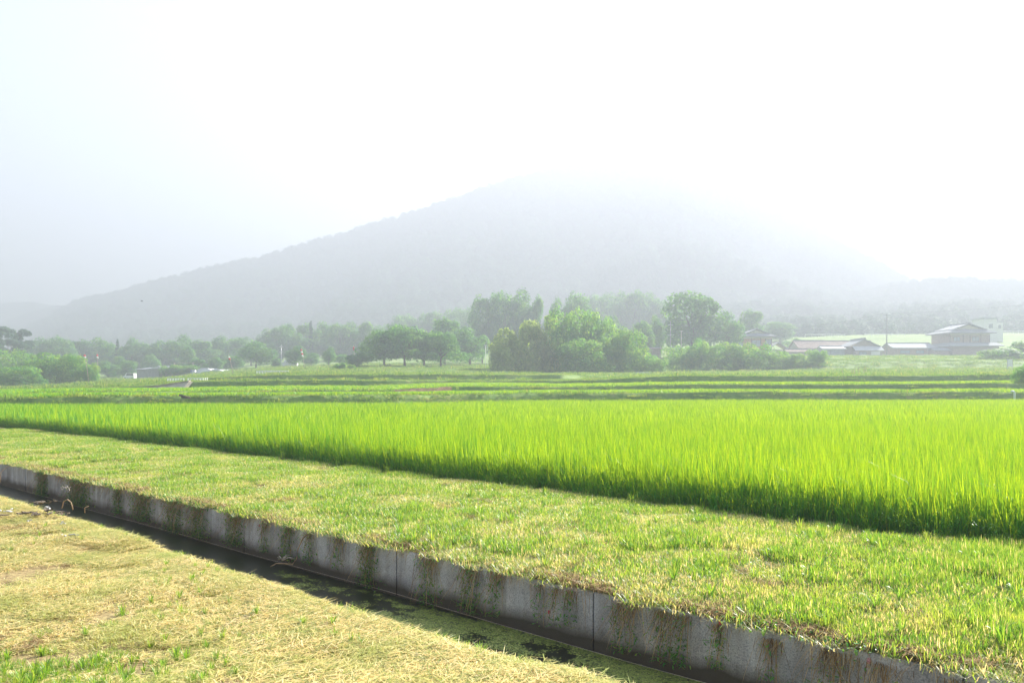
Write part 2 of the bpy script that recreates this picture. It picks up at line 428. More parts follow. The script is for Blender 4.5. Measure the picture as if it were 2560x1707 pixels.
# paddy floor
u = np.array([-140.0, 90.0]); n = np.array([N_RICE, 90.0])
U, N_ = np.meshgrid(u, n); X, Y = un(U, N_)
o = link(bpy.data.objects.new('paddy_floor', grid_mesh('paddy_floor', X, Y, X*0 - 0.104, M['paddy'])))
tag(o, 'dark mud floor of the rice field', None, None, 'structure')
# bund between canal and rice
def bund_z(u, n):
    e = np.clip((N_RICE - n) / 0.5, 0, 1); w = np.clip((n - N_WALL) / 0.25, 0, 1)
    return 0.02 + 0.035 * fbm(u, n, 1.4, 3, 5) * w + 0.05 * np.sin(np.clip((n - N_WALL)/4.8, 0, 1) * math.pi) * w - 0.13 * (1 - e)
u = np.linspace(-60, 45, 700); n = np.linspace(N_WALL - 0.0, N_RICE + 0.05, 44)
U, N_ = np.meshgrid(u, n); X, Y = un(U, N_)
o = link(bpy.data.objects.new('bund', grid_mesh('bund', X, Y, bund_z(U, N_), M['bundsoil'])))
tag(o, 'broad grassy bund between the canal wall and the rice', None, None, 'structure')
# near bank
def edge_n(u): return N_EDGE + 0.05 * fbm(u, u*0, 1.3, 3, 8) + 0.03*np.sin(u*0.9)
def bank_z(u, n):
    d = edge_n(u) - n
    return 0.09 - 0.13 * np.exp(-np.clip(d, 0, None) / 0.10) + 0.035 * fbm(u, n, 1.0, 4, 3) + 0.02 * np.clip(d, 0, 3)*0
u = np.linspace(-60, 60, 900); v = np.concatenate([np.linspace(0, 0.4, 14), np.linspace(0.5, 6, 60), np.linspace(7, 60, 20)])
U, V = np.meshgrid(u, v); EN = edge_n(U); N_ = EN - V; X, Y = un(U, N_)
Zb = bank_z(U, N_)
# a vertical face down to the water
Xf, Yf = un(U[:1], EN[:1] + 0.01)
X = np.vstack([Xf, X]); Y = np.vstack([Yf, Y]); Zb = np.vstack([Zb[:1]*0 - 0.85, Zb])
o = link(bpy.data.objects.new('near_bank', grid_mesh('near_bank', X, Y, Zb, M['soil'])))
tag(o, 'mown near bank of the canal', None, None, 'structure')
# water and channel bed
u = np.array([-60.0, 60.0]); n = np.array([N_EDGE - 0.3, N_WALL + 0.05])
U, N_ = np.meshgrid(u, n); X, Y = un(U, N_)
o = link(bpy.data.objects.new('canal_water', grid_mesh('canal_water', X, Y, X*0 + WATER, M['water'])))
tag(o, 'dark still water in the concrete canal', None, None, 'structure')

# ------------------------------------------------------------------ mountains and hills
RIDGE = [(-1800, 800), (-600, 800), (-100, 815), (60, 835), (130, 800), (190, 765), (234, 752), (272, 748), (359, 723), (468, 694), (588, 666), (675, 650), (740, 628), (827, 604), (925, 574), (980, 560),
         (1045, 538), (1143, 506), (1230, 475), (1306, 451), (1360, 438), (1502, 426), (1556, 402), (1632, 383), (1698, 375), (1741, 392), (1828, 436),
         (1894, 500), (2068, 600), (2180, 660), (2290, 720), (2700, 760), (4500, 780)]
def ridge_hill(name, label, table, Yr, Yf, zf, amp, seed, drop=0.0, pxr=(-1800, 4500), nc=420, nr=60):
    px = np.linspace(pxr[0], pxr[1], nc)
    tp = np.array([t[0] for t in table], float); ty = np.array([t[1] for t in table], float)
    py = np.interp(px, tp, ty)
    yr = np.interp(px, [p[0] for p in Yr], [p[1] for p in Yr])
    zr = EYE - (py - HZ)/F*yr - drop
    v = np.concatenate([np.linspace(0, 1, nr), np.linspace(1.05, 1.9, 12)])
    S = ((px - 1280)/F)[None, :]
    Vv = v[:, None]
    Y = Yf + (yr[None, :] - Yf) * Vv
    prof = np.where(Vv <= 1, Vv**1.15, 1 - (Vv - 1)*1.1)
    Z = zf + (zr[None, :] - zf) * np.clip(prof, 0, 1)
    X = S * Y
    env = np.clip(Vv*(1-Vv)*4, 0.0, 1)*np.clip((zr[None, :]-zf)/60, 0.05, 1)
    Z = Z - np.abs(fbm(X, Y, 120, 4, seed)) * amp * env
    me = grid_mesh(name, X, Y, Z, M['hill'])
    o = link(bpy.data.objects.new(name, me)); tag(o, label, None, None, 'structure')
    return X, Y, Z
mtX, mtY, mtZ = ridge_hill('mountain', 'large forested mountain fading into white haze', RIDGE, [(-1800, 900), (300, 860), (1200, 810), (2300, 880), (4500, 1000)], 440, 8, 28, 1, drop=4)
LEFT1 = [(-1800, 740), (-400, 745), (0, 752), (80, 749), (125, 757), (200, 760), (330, 775), (600, 830), (900, 900)]
ridge_hill('far_range', 'palest far mountain range at the left edge', LEFT1, [(-1800, 1150), (900, 1150)], 950, 5, 20, 3, drop=3, pxr=(-1800, 900), nc=160)
LEFT2 = [(-1800, 820), (-300, 815), (0, 800), (60, 778), (110, 762), (150, 755), (235, 755), (400, 790), (700, 860)]
ridge_hill('low_range', 'low hazy ridge at left in front of the palest range', LEFT2, [(-1800, 1000), (700, 1000)], 800, 5, 15, 4, drop=4, pxr=(-1800, 700), nc=160)
FOOT = [(1500, 850), (1640, 770), (1780, 727), (1850, 715), (1960, 709), (2010, 710), (2060, 722), (2130, 726), (2200, 716), (2290, 702), (2400, 696), (2480, 702), (2560, 702), (3200, 690), (4500, 700)]
ftX, ftY, ftZ = ridge_hill('wooded_hill', 'low wooded hill behind the farmhouses at right', FOOT, [(1500, 700), (4500, 760)], 320, 16, 10, 6, drop=9, pxr=(1500, 4500), nc=300)

# ------------------------------------------------------------------ scatter through geometry nodes (stuff only)
def scatter(name, pts, rotz, scl, pid, protos, tilt=None):
    N = len(pts)
    me = bpy.data.meshes.new(name + '_points')
    me.vertices.add(N); me.vertices.foreach_set('co', np.asarray(pts, np.float32).ravel())
    rot = np.zeros((N, 3), np.float32); rot[:, 2] = rotz
    if tilt is not None: rot[:, 0] = tilt[:, 0]; rot[:, 1] = tilt[:, 1]
    scl = np.asarray(scl, np.float32)
    if scl.ndim == 1: scl = np.repeat(scl[:, None], 3, 1)
    a = me.attributes.new('rot', 'FLOAT_VECTOR', 'POINT'); a.data.foreach_set('vector', rot.ravel())
    a = me.attributes.new('scl', 'FLOAT_VECTOR', 'POINT'); a.data.foreach_set('vector', scl.ravel())
    a = me.attributes.new('pid', 'INT', 'POINT'); a.data.foreach_set('value', np.asarray(pid, np.int32))
    me.update()
    o = link(bpy.data.objects.new(name, me))
    col = bpy.data.collections.new(name + '_pieces')
    for i, pm in enumerate(protos):
        po = bpy.data.objects.new('%s_piece_%02d' % (name, i), pm); col.objects.link(po)
    nt = bpy.data.node_groups.new(name + '_scatter', 'GeometryNodeTree')
    nt.interface.new_socket('Geometry', in_out='INPUT', socket_type='NodeSocketGeometry')
    nt.interface.new_socket('Geometry', in_out='OUTPUT', socket_type='NodeSocketGeometry')
    gi = nt.nodes.new('NodeGroupInput'); go = nt.nodes.new('NodeGroupOutput')
    ci = nt.nodes.new('GeometryNodeCollectionInfo'); ci.inputs['Collection'].default_value = col
    ci.inputs['Separate Children'].default_value = True; ci.inputs['Reset Children'].default_value = True
    ip = nt.nodes.new('GeometryNodeInstanceOnPoints'); ip.inputs['Pick Instance'].default_value = True
    def attr(nm, t):
        n = nt.nodes.new('GeometryNodeInputNamedAttribute'); n.data_type = t; n.inputs['Name'].default_value = nm
        return n.outputs['Attribute']
    nt.links.new(gi.outputs[0], ip.inputs['Points']); nt.links.new(ci.outputs[0], ip.inputs['Instance'])
    nt.links.new(attr('pid', 'INT'), ip.inputs['Instance Index'])
    nt.links.new(attr('rot', 'FLOAT_VECTOR'), ip.inputs['Rotation'])
    nt.links.new(attr('scl', 'FLOAT_VECTOR'), ip.inputs['Scale'])
    nt.links.new(ip.outputs[0], go.inputs[0])
    md = o.modifiers.new('scatter', 'NODES'); md.node_group = nt
    return o

def blades(bx, by, bz, az, h, w, lean, curl, segs=3, rnd=None, twist=None):
    """grass blades: arrays of base, azimuth of lean, length, width, start lean and curl (radians)"""
    n = len(bx); K = segs + 1
    t = np.linspace(0, 1, K)
    ang = lean[:, None] + curl[:, None] * t[None, :]**1.5       # from vertical
    ds = h[:, None] / segs
    dr = np.sin(ang) * ds; dz = np.cos(ang) * ds
    r = np.concatenate([np.zeros((n, 1)), np.cumsum(dr[:, :-1], 1)], 1)
    z = np.concatenate([np.zeros((n, 1)), np.cumsum(dz[:, :-1], 1)], 1)
    cx = bx[:, None] + r*np.cos(az)[:, None]; cyy = by[:, None] + r*np.sin(az)[:, None]; cz = bz[:, None] + z
    ta = az + math.pi/2 if twist is None else az + math.pi/2 + twist
    wx = np.cos(ta)[:, None]; wy = np.sin(ta)[:, None]
    prof = (w[:, None]*0.5) * np.array([0.7] + [1.0]*(K-2) + [0.0])[None, :] * (1 - 0.3*t[None, :]**2)
    L = np.stack([cx - wx*prof, cyy - wy*prof, cz], -1); Rr = np.stack([cx + wx*prof, cyy + wy*prof, cz], -1)
    V = np.concatenate([np.stack([L[:, :-1], Rr[:, :-1]], 2).reshape(n, -1, 3), L[:, -1:, :]], 1)   # 2*(K-1)+1
    per = 2*(K-1) + 1
    base = (np.arange(n) * per)[:, None]
    loops = []; sizes = []
    for k in range(K-2):
        loops.append(base + np.array([2*k, 2*k+1, 2*k+3, 2*k+2])[None, :])
    tri = base + np.array([2*(K-2), 2*(K-2)+1, per-1])[None, :]
    q = np.concatenate([l for l in loops], 1)
    allq = np.concatenate([q, tri], 1).ravel()
    sz = np.tile(np.array([4]*(K-2) + [3]), n)
    rnd = rng.random(n) if rnd is None else rnd
    return V.reshape(-1, 3), allq, sz, np.repeat(rnd, per)

def merge(parts):
    vs, ls, ss, rs = [], [], [], []; off = 0
    for v, l, s_, r in parts:
        vs.append(v); ls.append(np.asarray(l) + off); ss.append(s_); rs.append(r); off += len(v)
    return np.concatenate(vs), np.concatenate(ls), np.concatenate(ss), np.concatenate(rs)
def bmesh_of(name, parts, mat):
    v, l, s_, r = merge(parts)
    return np_mesh(name, v, l, s_, [mat], {'rnd': r})

# ---- rice: 1 m patches of planted hills, rows along the canal
def rice_patch(hills, nb, h, w, edge=False):
    hx, hy = np.meshgrid(np.linspace(-0.5, 0.5, hills, endpoint=False) + 0.5/hills, np.linspace(-0.5, 0.5, hills, endpoint=False) + 0.5/hills)
    hx = hx.ravel() + rng.normal(0, 0.02, hills**2); hy = hy.ravel() + rng.normal(0, 0.02, hills**2)
    n = len(hx)*nb
    a = rng.random(n)*2*math.pi; rr = np.abs(rng.normal(0, 0.035, n))
    bx = np.repeat(hx, nb) + rr*np.cos(a); by = np.repeat(hy, nb) + rr*np.sin(a)
    hh = h*rng.uniform(0.62, 1.08, n)
    lean = np.abs(rng.normal(0.05, 0.13, n)); curl = np.abs(rng.normal(0.12, 0.28, n))
    tall = rng.random(n) < 0.03; hh[tall] *= 1.15
    k = rng.random(n) < 0.10; curl[k] += rng.uniform(0.7, 2.0, k.sum())
    p1 = blades(bx, by, np.zeros(n), a, hh, w*rng.uniform(0.6, 1.2, n), lean, curl, 4)
    return [p1]
rice_hi = [bmesh_of('rice_patch', rice_patch(5, 36, 0.88, 0.0085), M['rice']) for _ in range(6)]
rice_lo = [bmesh_of('rice_patch_far', rice_patch(5, 19, 0.86, 0.016), M['rice']) for _ in range(5)]
UU, NN = np.meshgrid(np.arange(-75, 60, 0.98), np.arange(N_RICE + 0.55, 75, 0.98))
UU = UU.ravel(); NN = NN.ravel()
X, Y = un(UU, NN); S = X/np.maximum(Y, .1)
ok = (Y > 3) & (Y < pad_end(S) - 0.4) & (S > -0.80) & (S < 1.3) & (X < 48)
X, Y, UU, NN = X[ok], Y[ok], UU[ok], NN[ok]
near = Y < 24
tang = math.atan2(TV[1], TV[0])
def rz(n): return tang + math.pi * rng.integers(0, 2, n) + rng.normal(0, 0.02, n)
zz = np.where(NN < N_RICE + 0.9, -0.09, -0.1)
sc_h = 1 + 0.05*fbm(X, Y, 6, 2, 4) + rng.normal(0, 0.015, len(X))
sc3 = np.stack([np.ones(len(X)), np.ones(len(X)), sc_h], -1)
tl = rng.normal(0, 0.03, (len(X), 2))
allp = rice_hi + rice_lo
pid = np.where(near, rng.integers(0, 6, len(X)), 6 + rng.integers(0, 5, len(X)))
o = scatter('rice_field', np.stack([X, Y, zz], -1), rz(len(X)), sc3, pid, allp, tl)
tag(o, 'bright green young rice filling the flooded field', 'rice', None, 'stuff')
# the leaning, arching outer row
def rice_edge():
    n = 420; bx = rng.uniform(-0.5, 0.5, n); by = rng.uniform(-0.16, 0.22, n)
    az = rng.normal(-math.pi/2, 0.9, n)
    p1 = blades(bx, by, np.zeros(n), az, rng.uniform(0.35, 0.8, n), rng.uniform(0.006, 0.012, n), np.abs(rng.normal(0.1, 0.16, n)), np.abs(rng.normal(0.35, 0.5, n)), 4)
    m = 130; az = rng.normal(-math.pi/2, 0.8, m)
    p2 = blades(rng.uniform(-0.5, 0.5, m), rng.uniform(-0.2, 0.1, m), np.zeros(m), az, rng.uniform(0.3, 0.6, m), rng.uniform(0.008, 0.012, m), rng.uniform(0.15, 0.5, m), rng.uniform(1.2, 2.4, m), 6)
    return [p1, p2]
edge_p = [bmesh_of('rice_edge', rice_edge(), M['rice']) for _ in range(5)]
uu = np.arange(-70, 42, 0.9); X, Y = un(uu, np.full(len(uu), N_RICE + 0.12))
o = scatter('rice_edge_row', np.stack([X, Y, X*0 - 0.09], -1), np.full(len(X), tang + math.pi) + rng.normal(0, .05, len(X)), np.stack([X*0+1, X*0+1, rng.uniform(0.85, 1.1, len(X))], -1), rng.integers(0, 5, len(X)), edge_p)
tag(o, 'outer row of rice with arching leaves along the bund', 'rice', None, 'stuff')

# ---- bund grass
def turf_patch(size, n, hmin, hmax, w, dry=0.25, lush=0.0, flat=0.0):
    bx = rng.uniform(-size/2, size/2, n); by = rng.uniform(-size/2, size/2, n)
    rnd = np.where(rng.random(n) < dry, rng.uniform(0.78, 1.0, n), rng.uniform(0, 0.74, n))
    lean = np.abs(rng.normal(0.25 + flat, 0.3, n)); curl = np.abs(rng.normal(0.5, 0.5, n))
    return [blades(bx, by, np.full(n, -0.005), rng.random(n)*2*math.pi, rng.uniform(hmin, hmax, n), w*rng.uniform(0.6, 1.3, n), lean, curl, 3, rnd)]
def arch_tuft(n, h, w):
    a = rng.random(n)*2*math.pi; r = np.abs(rng.normal(0, 0.025, n))
    return [blades(r*np.cos(a), r*np.sin(a), np.zeros(n), a, h*rng.uniform(0.6, 1.1, n), w*rng.uniform(0.7, 1.2, n), np.abs(rng.normal(0.15, 0.2, n)), np.abs(rng.normal(1.0, 0.6, n)), 5, rng.uniform(0.0, 0.7, n))]
tp = [bmesh_of('turf', turf_patch(0.36, 430, 0.025, 0.085, 0.0055, 0.24, flat=0.35), M['bund']) for _ in range(7)]
tp += [bmesh_of('turf_dry', turf_patch(0.36, 480, 0.03, 0.08, 0.0055, 0.5, flat=0.5), M['bund']) for _ in range(3)]
tp += [bmesh_of('turf_lush', turf_patch(0.36, 400, 0.04, 0.12, 0.0065, 0.10, flat=0.15), M['bund']) for _ in range(4)]
def strip_pts(u0, u1, n0, n1, dens, lim=None):
    A = (u1-u0)*(n1-n0); N = int(A*dens)
    u = rng.uniform(u0, u1, N); n = rng.uniform(n0, n1, N)
    X, Y = un(u, n); S = X/np.maximum(Y, 0.5)
    ok = (Y > 2.0) & (np.abs(S) < 0.95)
    return u[ok], n[ok], X[ok], Y[ok]
u, n, X, Y = strip_pts(-30, 34, N_WALL + 0.14, N_RICE - 0.02, 34)
lushn = fbm(u, n, 0.45, 3, 11)
nearw = np.clip((n - N_WALL)/0.6, 0, 1)
pid = rng.integers(0, 7, len(u))
pid = np.where(lushn < -0.36, 7 + rng.integers(0, 3, len(u)), pid)
pid = np.where(lushn > 0.30, 10 + rng.integers(0, 4, len(u)), pid)
k = 1.0 + 0.25*fbm(u, n, 0.5, 2, 12)
k *= np.interp(u, [1, 7], [1.35, 1.0])
k = k * (0.75 + 0.25*nearw)
scl = np.stack([k*0+1.05, k*0+1.05, k], -1)
o = scatter('bund_grass', np.stack([X, Y, bund_z(u, n)], -1), rng.random(len(u))*6.28, scl, pid, tp)
tag(o, 'short yellow-green grass covering the bund beside the canal', 'grass', None, 'stuff')
# taller arching tufts: thick on the near right part and along the foot of the rice
at = [bmesh_of('tuft', arch_tuft(26, 0.24, 0.010), M['bund']) for _ in range(6)]
u1, n1, X1, Y1 = strip_pts(-1.0, 9.0, N_WALL + 0.2, N_RICE - 0.3, 12)
keep = rng.random(len(u1)) < np.clip(0.25 + 0.5*fbm(u1, n1, 0.4, 2, 14) + 0.45*np.clip((5.5 - u1)/4, 0, 1), 0, 1)
u1, n1, X1, Y1 = u1[keep], n1[keep], X1[keep], Y1[keep]
s1 = rng.uniform(0.45, 1.0, len(u1))
u2, n2, X2, Y2 = strip_pts(-26, 34, N_RICE - 0.35, N_RICE + 0.08, 12)
s2 = rng.uniform(0.5, 1.25, len(u2))
u3, n3, X3, Y3 = strip_pts(9, 30, N_WALL + 0.25, N_RICE - 0.3, 1.6); s3 = rng.uniform(0.3, 0.6, len(u3))
u = np.concatenate([u1, u2, u3]); n = np.concatenate([n1, n2, n3]); X, Y = un(u, n); ss = np.concatenate([s1, s2, s3])
o = scatter('tall_grass_tufts', np.stack([X, Y, bund_z(u, n)], -1), rng.random(len(u))*6.28, ss*0.85, rng.integers(0, 6, len(u)), at)
tag(o, 'longer arching grass tufts standing out of the bund turf', 'grass', None, 'stuff')

# ---- dead grass fringe and roots along the wall lip
def fringe():
    n = 150; bx = rng.uniform(-0.2, 0.2, n); by = np.abs(rng.normal(0, 0.07, n))
    a = rng.random(n)*2*math.pi
    p1 = blades(bx, by, rng.uniform(0, 0.03, n), a, rng.uniform(0.03, 0.13, n), rng.uniform(0.003, 0.006, n), rng.uniform(1.1, 1.6, n), rng.uniform(0, 0.9, n), 3)
    return [p1]
def hang():
    n = 13; bx = rng.normal(0, 0.09, n); a = rng.normal(-math.pi/2, 1.3, n); a = np.where(np.sin(a) > -0.15, -math.pi/2 + rng.normal(0, .9, n), a)
    return [blades(bx, rng.uniform(-0.005, 0.04, n), rng.uniform(0, 0.02, n), a, np.clip(rng.exponential(0.10, n) + 0.03, 0, 0.40), rng.uniform(0.0015, 0.004, n), rng.uniform(1.7, 2.5, n), rng.uniform(0.5, 1.1, n), 5, rng.uniform(0.4, 1, n))]
def clover():
    n = 60; r_ = rng.uniform(0.006, 0.013, n); bx = rng.uniform(-0.2, 0.2, n); by = rng.normal(0.03, 0.07, n); bz = rng.uniform(-0.03, 0.03, n)
    vs = []; ls = []; 
    for i in range(n):
        tx, ty = rng.normal(0, 0.5, 2)
        for k in range(5):
            t = 2*math.pi*k/5; dx = math.cos(t)*r_[i]; dy = math.sin(t)*r_[i]
            vs.append((bx[i]+dx, by[i]+dy, bz[i] + dx*tx + dy*ty))
        ls += [5*i+k for k in range(5)]
    return [(np.array(vs), np.array(ls), np.full(n, 5), np.repeat(rng.random(n), 5))]
frp = [bmesh_of('fringe', fringe(), M['dead']) for _ in range(6)]
frp += [bmesh_of('roots', hang(), M['dead']) for _ in range(6)]
frp_g = [bmesh_of('lip_grass', turf_patch(0.34, 110, 0.03, 0.11, 0.005, 0.4, flat=0.6), M['bund']) for _ in range(4)]
frp += [bmesh_of('clover', clover(), M['weed']) for _ in range(4)]
lipu = rng.uniform(-14, 34, 1500); lipu = lipu[fbm(lipu, lipu*0, 0.7, 3, 51) + rng.normal(0, .2, 1500) > 0.12]; NL = len(lipu); lipn = N_WALL + rng.uniform(0.0, 0.13, NL)
hu = np.concatenate([rng.uniform(-14, 34, 330), rng.normal(15, 5, 420)]); hu = hu[rng.random(750) < 0.55 + 0.45*np.sign(fbm(hu, hu*0, 0.9, 2, 21))]
cu = rng.uniform(-14, 30, 420); cu = cu[fbm(cu, cu*0, 1.1, 3, 61) + rng.normal(0, .15, 420) > 0.25]
u = np.concatenate([lipu, hu, cu]); n = np.concatenate([lipn, np.full(len(hu), N_WALL + 0.0), np.full(len(cu), N_WALL + 0.03)])
pid = np.concatenate([rng.integers(0, 6, NL), 6 + rng.integers(0, 6, len(hu)), 12 + rng.integers(0, 4, len(cu))])
X, Y = un(u, n)
z = np.concatenate([np.full(NL, 0.02), np.full(len(hu), 0.03), np.full(len(cu), 0.03)])
rzv = np.full(len(u), tang + math.pi) + rng.normal(0, 0.06, len(u))
gu = rng.uniform(-14, 34, 900); gn_ = N_WALL + rng.uniform(0.0, 0.22, 900); gX, gY = un(gu, gn_)
o = scatter('lip_grass', np.stack([gX, gY, gX*0 + 0.025], -1), rng.random(900)*6.28, rng.uniform(0.6, 1.2, 900), rng.integers(0, 4, 900), frp_g)
tag(o, 'green and dry grass mixed along the wall lip', 'grass', None, 'stuff')
o = scatter('dead_grass_fringe', np.stack([X, Y, z], -1), rzv, rng.uniform(0.8, 1.25, len(u)), pid, frp)
tag(o, 'brown dead grass and roots spilling over the lip of the canal wall', 'dead grass', None, 'stuff')

# brown clippings lying in loose drifts on the bund
cu_ = rng.uniform(0, 26, 1500); cn_ = rng.uniform(N_WALL + 0.3, N_RICE - 0.3, 1500)
kp = fbm(cu_, cn_, 0.7, 3, 62) + rng.normal(0, .12, 1500) > 0.52; cu_, cn_ = cu_[kp], cn_[kp]; X, Y = un(cu_, cn_)
o = scatter('clippings', np.stack([X, Y, bund_z(cu_, cn_) + 0.02], -1), rng.random(len(X))*6.28, rng.uniform(0.4, 0.9, len(X)), rng.integers(0, 6, len(X)), frp[:6])
tag(o, 'brown mown clippings lying on the bund grass', 'clippings', None, 'stuff')
# ---- near bank: cut straw
def straw_patch(n, size, long_=False):
    bx = rng.uniform(-size/2, size/2, n); by = rng.uniform(-size/2, size/2, n)
    lay = rng.random(n) < (0.85 if long_ else 0.6)
    lean = np.where(lay, rng.uniform(1.42, 1.64, n), np.abs(rng.normal(0.5, 0.35, n)))
    curl = np.where(lay, rng.normal(0.0, 0.25, n), np.abs(rng.normal(0.3, 0.4, n)))
    h = np.where(lay, rng.uniform(0.03, 0.16 if long_ else 0.075, n), rng.uniform(0.015, 0.04, n))
    az = rng.random(n)*2*math.pi
    if long_: az = rng.normal(0.4, 0.8, n) + math.pi*rng.integers(0, 2, n)
    rnd = np.where(rng.random(n) < 0.34, rng.uniform(0, 0.28, n), rng.uniform(0.3, 1.0, n))
    return [blades(bx, by, np.where(lay, rng.uniform(0.0, 0.035, n), 0), az, h, rng.uniform(0.0025, 0.0055, n), lean, curl, 3, rnd, twist=rng.normal(0, .4, n))]
sp = [bmesh_of('straw', straw_patch(640, 0.36), M['straw']) for _ in range(7)]
sp += [bmesh_of('straw_long', straw_patch(540, 0.42, True), M['straw']) for _ in range(6)]
N = 6600
u = rng.uniform(-6, 22, N); d = np.where(rng.random(N) < 0.25, rng.uniform(0.04, 0.5, N), rng.uniform(0.14, 8.5, N))
n = edge_n(u) - d; X, Y = un(u, n)
S = X/np.maximum(Y, .3); ok = (Y > 2.2) & (np.abs(S) < 1.0); u, n, X, Y = u[ok], n[ok], X[ok], Y[ok]
w = fbm(u, n, 1.1, 3, 31)
pid = np.where(w + rng.normal(0, .25, len(u)) > 0.05, 7 + rng.integers(0, 6, len(u)), rng.integers(0, 7, len(u)))
rot = np.where(pid >= 7, rng.normal(0.9, 0.5, len(u)), rng.random(len(u))*6.28)
k = rng.uniform(0.6, 1.2, len(u)) * (1 + 0.6*fbm(u, n, 0.5, 2, 33))
de = np.clip((edge_n(u) - n)/0.4, 0.28, 1)
k *= de
scl = np.stack([de*1.1, de*1.1, k], -1)
pid = np.where(de < 0.9, rng.integers(0, 7, len(u)), pid)
o = scatter('cut_straw', np.stack([X, Y, bank_z(u, n)], -1), rot, scl, pid, sp)
tag(o, 'sun-bleached cut grass lying on the near bank', 'straw', None, 'stuff')
# green regrowth: bottom left corner, a few patches, and along the water's edge
gp = [bmesh_of('regrowth', turf_patch(0.3, 170, 0.04, 0.13, 0.006, 0.15, flat=0.3), M['bund']) for _ in range(4)] + at[:4]
pts = []
for _ in range(70):
    pts.append((*P(rng.uniform(-200, 480), 1, 1)[:1], 0))
bu, bn = [], []
for i in range(420):                       # corner clump
    X0 = rng.normal(-2.75, 0.4); Y0 = rng.normal(4.5, 0.28)
    bu.append(X0*TV[0] + Y0*TV[1]); bn.append(X0*NV[0] + Y0*NV[1])
for (cx_, cy_, rr, k_) in [(-3.0, 6.9, 0.35, 40), (-1.1, 5.55, 0.22, 26), (-5.2, 9.0, 0.6, 50), (-2.4, 6.0, 0.3, 30), (-1.9, 5.0, 0.25, 30)]:
    for _ in range(k_):
        X0 = rng.normal(cx_, rr); Y0 = rng.normal(cy_, rr); bu.append(X0*TV[0] + Y0*TV[1]); bn.append(X0*NV[0] + Y0*NV[1])
for _ in range(230):
    uu_ = rng.uniform(1.5, 19); bu.append(uu_); bn.append(float(edge_n(np.array([uu_]))[0]) - abs(rng.normal(0.0, 0.07)) - 0.02)
bu = np.array(bu); bn = np.array(bn); ok = bn < edge_n(bu) + 0.005; bu, bn = bu[ok], bn[ok]
X, Y = un(bu, bn)
ed = (edge_n(bu) - bn) < 0.2
pid = np.where(ed, rng.integers(0, 8, len(bu)), rng.integers(0, 8, len(bu)))
o = scatter('green_regrowth', np.stack([X, Y, bank_z(bu, bn)], -1), rng.random(len(bu))*6.28, np.where(ed, rng.uniform(0.2, 0.45, len(bu)), rng.uniform(0.22, 0.42, len(bu))), pid, gp)
tag(o, 'fresh green grass sprouting through the cut straw', 'grass', None, 'stuff')

cu_ = rng.uniform(1.5, 18, 1300); cd_ = rng.uniform(0.3, 7, 1300)
kp = fbm(cu_, cd_, 0.8, 3, 64) + rng.normal(0, .15, 1300) > 0.45; cu_, cd_ = cu_[kp], cd_[kp]; cn_ = edge_n(cu_) - cd_; X, Y = un(cu_, cn_)
o = scatter('matted_thatch', np.stack([X, Y, bank_z(cu_, cn_) + 0.01], -1), rng.random(len(X))*6.28, rng.uniform(0.4, 1.0, len(X)), rng.integers(0, 6, len(X)), frp[:6])
tag(o, 'darker matted dead grass between the cut straw', 'dead grass', None, 'stuff')
# ---- duckweed on the water
N = 80000
u = rng.uniform(1.6, 8.8, N); n = rng.uniform(4.8, N_WALL - 0.01, N)
cov = fbm(u, n*2.0, 0.6, 4, 41) + np.interp(u, [0, 3.5, 5.0, 6.6, 8.8], [0.9, 0.75, 0.3, -0.25, -0.8]) - 0.5*(n > N_WALL - 0.07) 
cov += 0.5*fbm(u, n, 0.12, 3, 43); ok = cov > 0.12 + rng.normal(0, 0.28, N); u, n = u[ok], n[ok]
X, Y = un(u, n); r_ = rng.uniform(0.005, 0.012, len(u)); a = rng.random(len(u))*6.28
vs = np.stack([np.stack([X + r_*np.cos(a + k*math.pi/2), Y + r_*np.sin(a + k*math.pi/2)*0.8, X*0 + WATER + 0.003 + rng.random(len(X))*0.003], -1) for k in range(4)], 1).reshape(-1, 3)
me = np_mesh('duckweed', vs, np.arange(len(vs)), np.full(len(u), 4), [M['duckweed']], {'rnd': np.repeat(rng.random(len(u)), 4)})
tag(link(bpy.data.objects.new('duckweed', me)), 'green duckweed floating on the canal water', 'duckweed', None, 'stuff')

# ---- terrace vegetation
def ter_patch(n, size, h, w, dry):
    bx = rng.uniform(-size/2, size/2, n); by = rng.uniform(-size/2, size/2, n)
    rnd = np.where(rng.random(n) < dry, rng.uniform(0.85, 1.0, n), rng.uniform(0, 0.9, n))
    return [blades(bx, by, np.full(n, -0.02), rng.random(n)*6.28, h*rng.uniform(0.5, 1.2, n), w*rng.uniform(0.6, 1.2, n), np.abs(rng.normal(0.2, 0.25, n)), np.abs(rng.normal(0.5, 0.4, n)), 3, rnd)]
tpp = [bmesh_of('terrace_tuft', ter_patch(110, 0.9, 0.13, 0.03, 0.08), M['terrace']) for _ in range(5)]
tpp += [bmesh_of('terrace_rice', ter_patch(120, 0.9, 0.24, 0.035, 0.0), M['rice']) for _ in range(3)]
tpp += [bmesh_of('terrace_weed', ter_patch(50, 0.8, 0.34, 0.035, 0.05), M['terrace']) for _ in range(3)]
N = 30000
S = rng.uniform(-0.85, 0.95, N); q = rng.random(N)
Y = 46*(225/46)**(q**0.85); 
Yk, Zk = cols_at(S)
ok = Y > Yk[:, 1] + 0.2; S, Y, Yk = S[ok], Y[ok], Yk[ok]; X = S*Y
seg = np.zeros(len(Y), int)
for k in range(NR-1): seg[(Y >= Yk[:, k]) & (Y < Yk[:, k+1])] = k
ppx = 1280 + F*S
